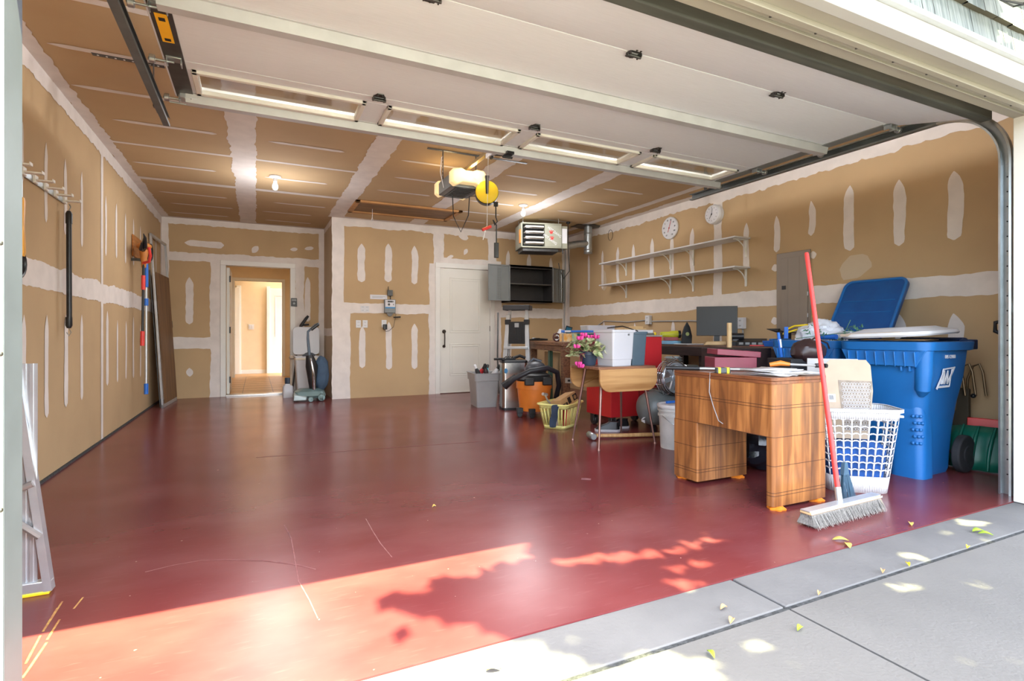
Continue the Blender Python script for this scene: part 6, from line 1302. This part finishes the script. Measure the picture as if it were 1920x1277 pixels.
# things under the benches
for k, (x, y, dz, m, lb) in enumerate(((3.52, 5.7, .26, BLKM, 'black case on floor under near end of brown bench'), (4.62, 4.1, .28, BLKM, 'dark box on the low shelf of the dark bench'), (4.1, 3.9, .2, DKST, 'dark metal box on floor behind air compressor'))):
    if k == 1: slab('storage_case', m, lb, 'case', (x, y, .322), (.3, .4, dz), 0)
ps = thing('power_strip', 'metal power strip with black plug fixed under brown bench', 'power strip', (3.37, 5.36, .42), rz=math.radians(-38))
b = B(); b.box(-.10, .12, -.02, .01, -.03, .03); obj('strip_body', b, CREAM, ps, bevel=.003)
b = B(); b.box(-.07, -.04, -.022, -.02, -.012, .012); obj('socket', b, INK, ps)
b = B(); b.cyl((.05, -.02, 0), (.05, -.06, 0), .022, n=12); obj('plug', b, BLK, ps)
# ------------------------------------------------------------------ leaves on the ground
IG = on_z(0)
k_ = 0
def fleaf(px, py, L, rot, m, lb, z=0):
    L *= .72; x, y = IG(px, py); b = B(); n = 8; up = []; dn = []
    for i in range(n+1):
        u = i/n; wv_ = .22*L*math.sin(PI*u)**.8; up.append(((u-.5)*L, wv_, .004+.012*math.sin(PI*u))); dn.append(((u-.5)*L, -wv_, .004+.010*math.sin(PI*u)))
    mid = [((i/n-.5)*L, 0, .002+.006*math.sin(PI*i/n)) for i in range(n+1)]
    b.add(up+mid+dn, [(i, i+1, n+2+i, n+1+i) for i in range(n)]+[(n+1+i, n+2+i, 2*n+3+i, 2*n+2+i) for i in range(n)])
    one('fallen_leaf', b, m, lb, 'leaf', loc=(x, y, z), rz=rot, group='fallen leaves', solid=.0012)
for a in ((814, 951, .035, .3, LEAFD, 'tiny yellow leaf alone in the middle of the red floor'),
          (1650, 953, .09, .1, LEAFD, 'dry yellow leaf at right end of the broom head'), (1708, 984, .07, .6, LEAFD, 'dry yellow leaf on red floor near the concrete edge, right of broom'),
          (1576, 1014, .10, -.6, LEAFD, 'long dry leaf at concrete edge, left of a pair'), (1590, 1024, .09, .8, LEAFD, 'dry leaf at concrete edge, right of a pair'), (1834, 997, .09, -.3, LEAFY, 'green leaf on concrete apron, leftmost of two near right edge'), (1848, 1003, .08, -.9, LEAFY, 'green leaf on concrete apron, rightmost of two near right edge'),
          (1702, 1060, .05, .8, YEL, 'yellow leaf on dark joint, middle of the concrete'), (1815, 1028, .045, .2, YEL, 'yellow leaf on the dark joint near right edge'), (1357, 1142, .05, .1, CARD, 'brown leaf on apron above the brown leaf on dark joint'), (1372, 1166, .06, .5, CARD, 'brown leaf on the dark joint below another brown leaf'),
          (1500, 1181, .05, .2, LEAFY, 'pale green leaf on driveway below the diagonal joint'), (1333, 1229, .055, 1.3, LEAFY, 'upright green leaf near bottom of the driveway'), (926, 1257, .06, -.3, LEAFD, 'yellow leaf on sunlit concrete at bottom'), (1655, 1073, .05, .5, CARD, 'tan leaf beside the dark joint left of yellow leaf'), (1536, 1115, .04, .4, CARD, 'small tan leaf on dark joint near the diagonal crossing')):
    fleaf(*a)
# wall lantern (only its lower corner is seen)
wl_ = thing('wall_lantern', 'metal-framed glass wall lantern at top right above the door trim', 'lantern', (3.10, 1.17, 2.445))
b = B()
P4 = [(-.06, -.06), (.06, -.06), (.06, .06), (-.06, .06)]
for i in range(4): a, c = P4[i], P4[(i+1) % 4]; b.tube([(*a, .04), (*c, .04)], .006, n=6); b.tube([(*a, .04), (a[0]*1.2, a[1]*1.2, .26)], .006, n=6); b.tube([(*a, .04), (0, 0, 0)], .005, n=6)
b.box(-.08, .08, -.08, .08, .26, .28); b.box(-.03, .03, .05, .16, .22, .27); b.box(-.05, .05, .13, .155, .15, .33); obj('lantern_frame', b, DKST, wl_)
b = B(); b.loft([[(*q, .04) for q in P4], [(q[0]*1.18, q[1]*1.18, .25) for q in P4]]); b.loft([[(q[0]*.95, q[1]*.95, .038) for q in P4], [(q[0]*.05, q[1]*.05, .004) for q in P4]]); obj('glass', b, mat('frosted_glass', (235, 235, 232), .4, trans=.5), wl_)
# ------------------------------------------------------------------ street tree in front of the house (its shade falls on the driveway)
def inside(x, y, P_):
    r = False
    for i in range(len(P_)):
        (x0, y0), (x1, y1) = P_[i-1], P_[i]
        if (y0 > y) != (y1 > y) and x < (x1-x0)*(y-y0)/(y1-y0)+x0: r = not r
    return r
edge = [(988, 1022), (1012, 1050), (975, 1058), (930, 1068), (900, 1088), (835, 1088), (815, 1112), (715, 1127), (790, 1146), (870, 1160), (930, 1182), (985, 1190), (1020, 1212), (1090, 1224), (1150, 1240), (1220, 1262), (1290, 1277)]
shade = [IG(*p) for p in edge]+[(1.1, .55), (1.6, .2), (1.2, -.8), (2.0, -2.2), (6.5, -2.2), (6.5, 2.45), (1.35, 2.45)]
lit = [(1075, 1052, .035), (1110, 1047, .05), (1145, 1043, .04), (1170, 1046, .025), (1225, 1040, .045), (1290, 1025, .03), (1328, 1013, .035), (1270, 1033, .02), (1310, 1057, .03), (1278, 1098, .035), (1265, 1064, .02), (1715, 1040, .035), (1810, 979, .03), (1770, 996, .02), (1840, 978, .02), (1700, 1100, .035), (1840, 1100, .025), (1240, 1250, .10), (1300, 1268, .08), (1425, 1210, .03)]
litw = [(*IG(a, c), r) for a, c, r in lit]
dark = [(*IG(735, 1205), .05), (*IG(470, 1262), .05), (*IG(350, 1127), .02)]
tr = thing('shade_tree', 'leafy broad tree standing by the driveway, casting dappled shade', 'tree', (4.6, -1.6, 0))
rnd = random.Random(17); b = B(); cnt = 0; tries = 0
while cnt < 17000 and tries < 150000:
    tries += 1
    x, y = rnd.uniform(.2, 5.4), rnd.uniform(-.7, 2.55)
    ok = inside(x, y, shade)
    if ok and any(math.hypot(x-a, (y-c)*1.3) < r*.75+.058 for a, c, r in litw): ok = False
    if ok and y > 2.30 and mnoise.noise((x*1.7+3.1, y*2.5, .5)) < .2: ok = False
    if not ok and any(math.hypot(x-a, y-c) < r for a, c, r in dark): ok = rnd.random() < .4
    if not ok: continue
    h = rnd.uniform(3.3, 5.4); p = Vector((x, y, 0))-SUNDIR*h-Vector(tr.location)
    s = rnd.uniform(.06, .10); b.M = Matrix.LocRotScale(p, Euler((rnd.uniform(-.7, .7), rnd.uniform(-.7, .7), rnd.uniform(0, 6.3))), None)
    b.add([(-s, 0, 0), (0, s*.5, .01), (s, 0, 0), (0, -s*.5, .01)], [(0, 1, 2, 3)]); cnt += 1
b.M = Matrix(); obj('foliage', b, LEAF, tr, smooth=0)['kind'] = 'stuff'
b = B(); b.tube([(0, 0, 0), (.05, .0, 1.6), (0, .1, 3.0), (-.2, .2, 4.4)], [.18, .14, .11, .05], n=12)
for q in ((-1.6, 1.2, 4.3), (-.8, .2, 4.6), (1.2, .8, 4.4), (.4, -1.2, 4.5)): b.tube([(0, .05, 2.8), (q[0]*.5, q[1]*.5, 3.7), q], [.07, .045, .015], n=8)
obj('trunk', b, BARK, tr)
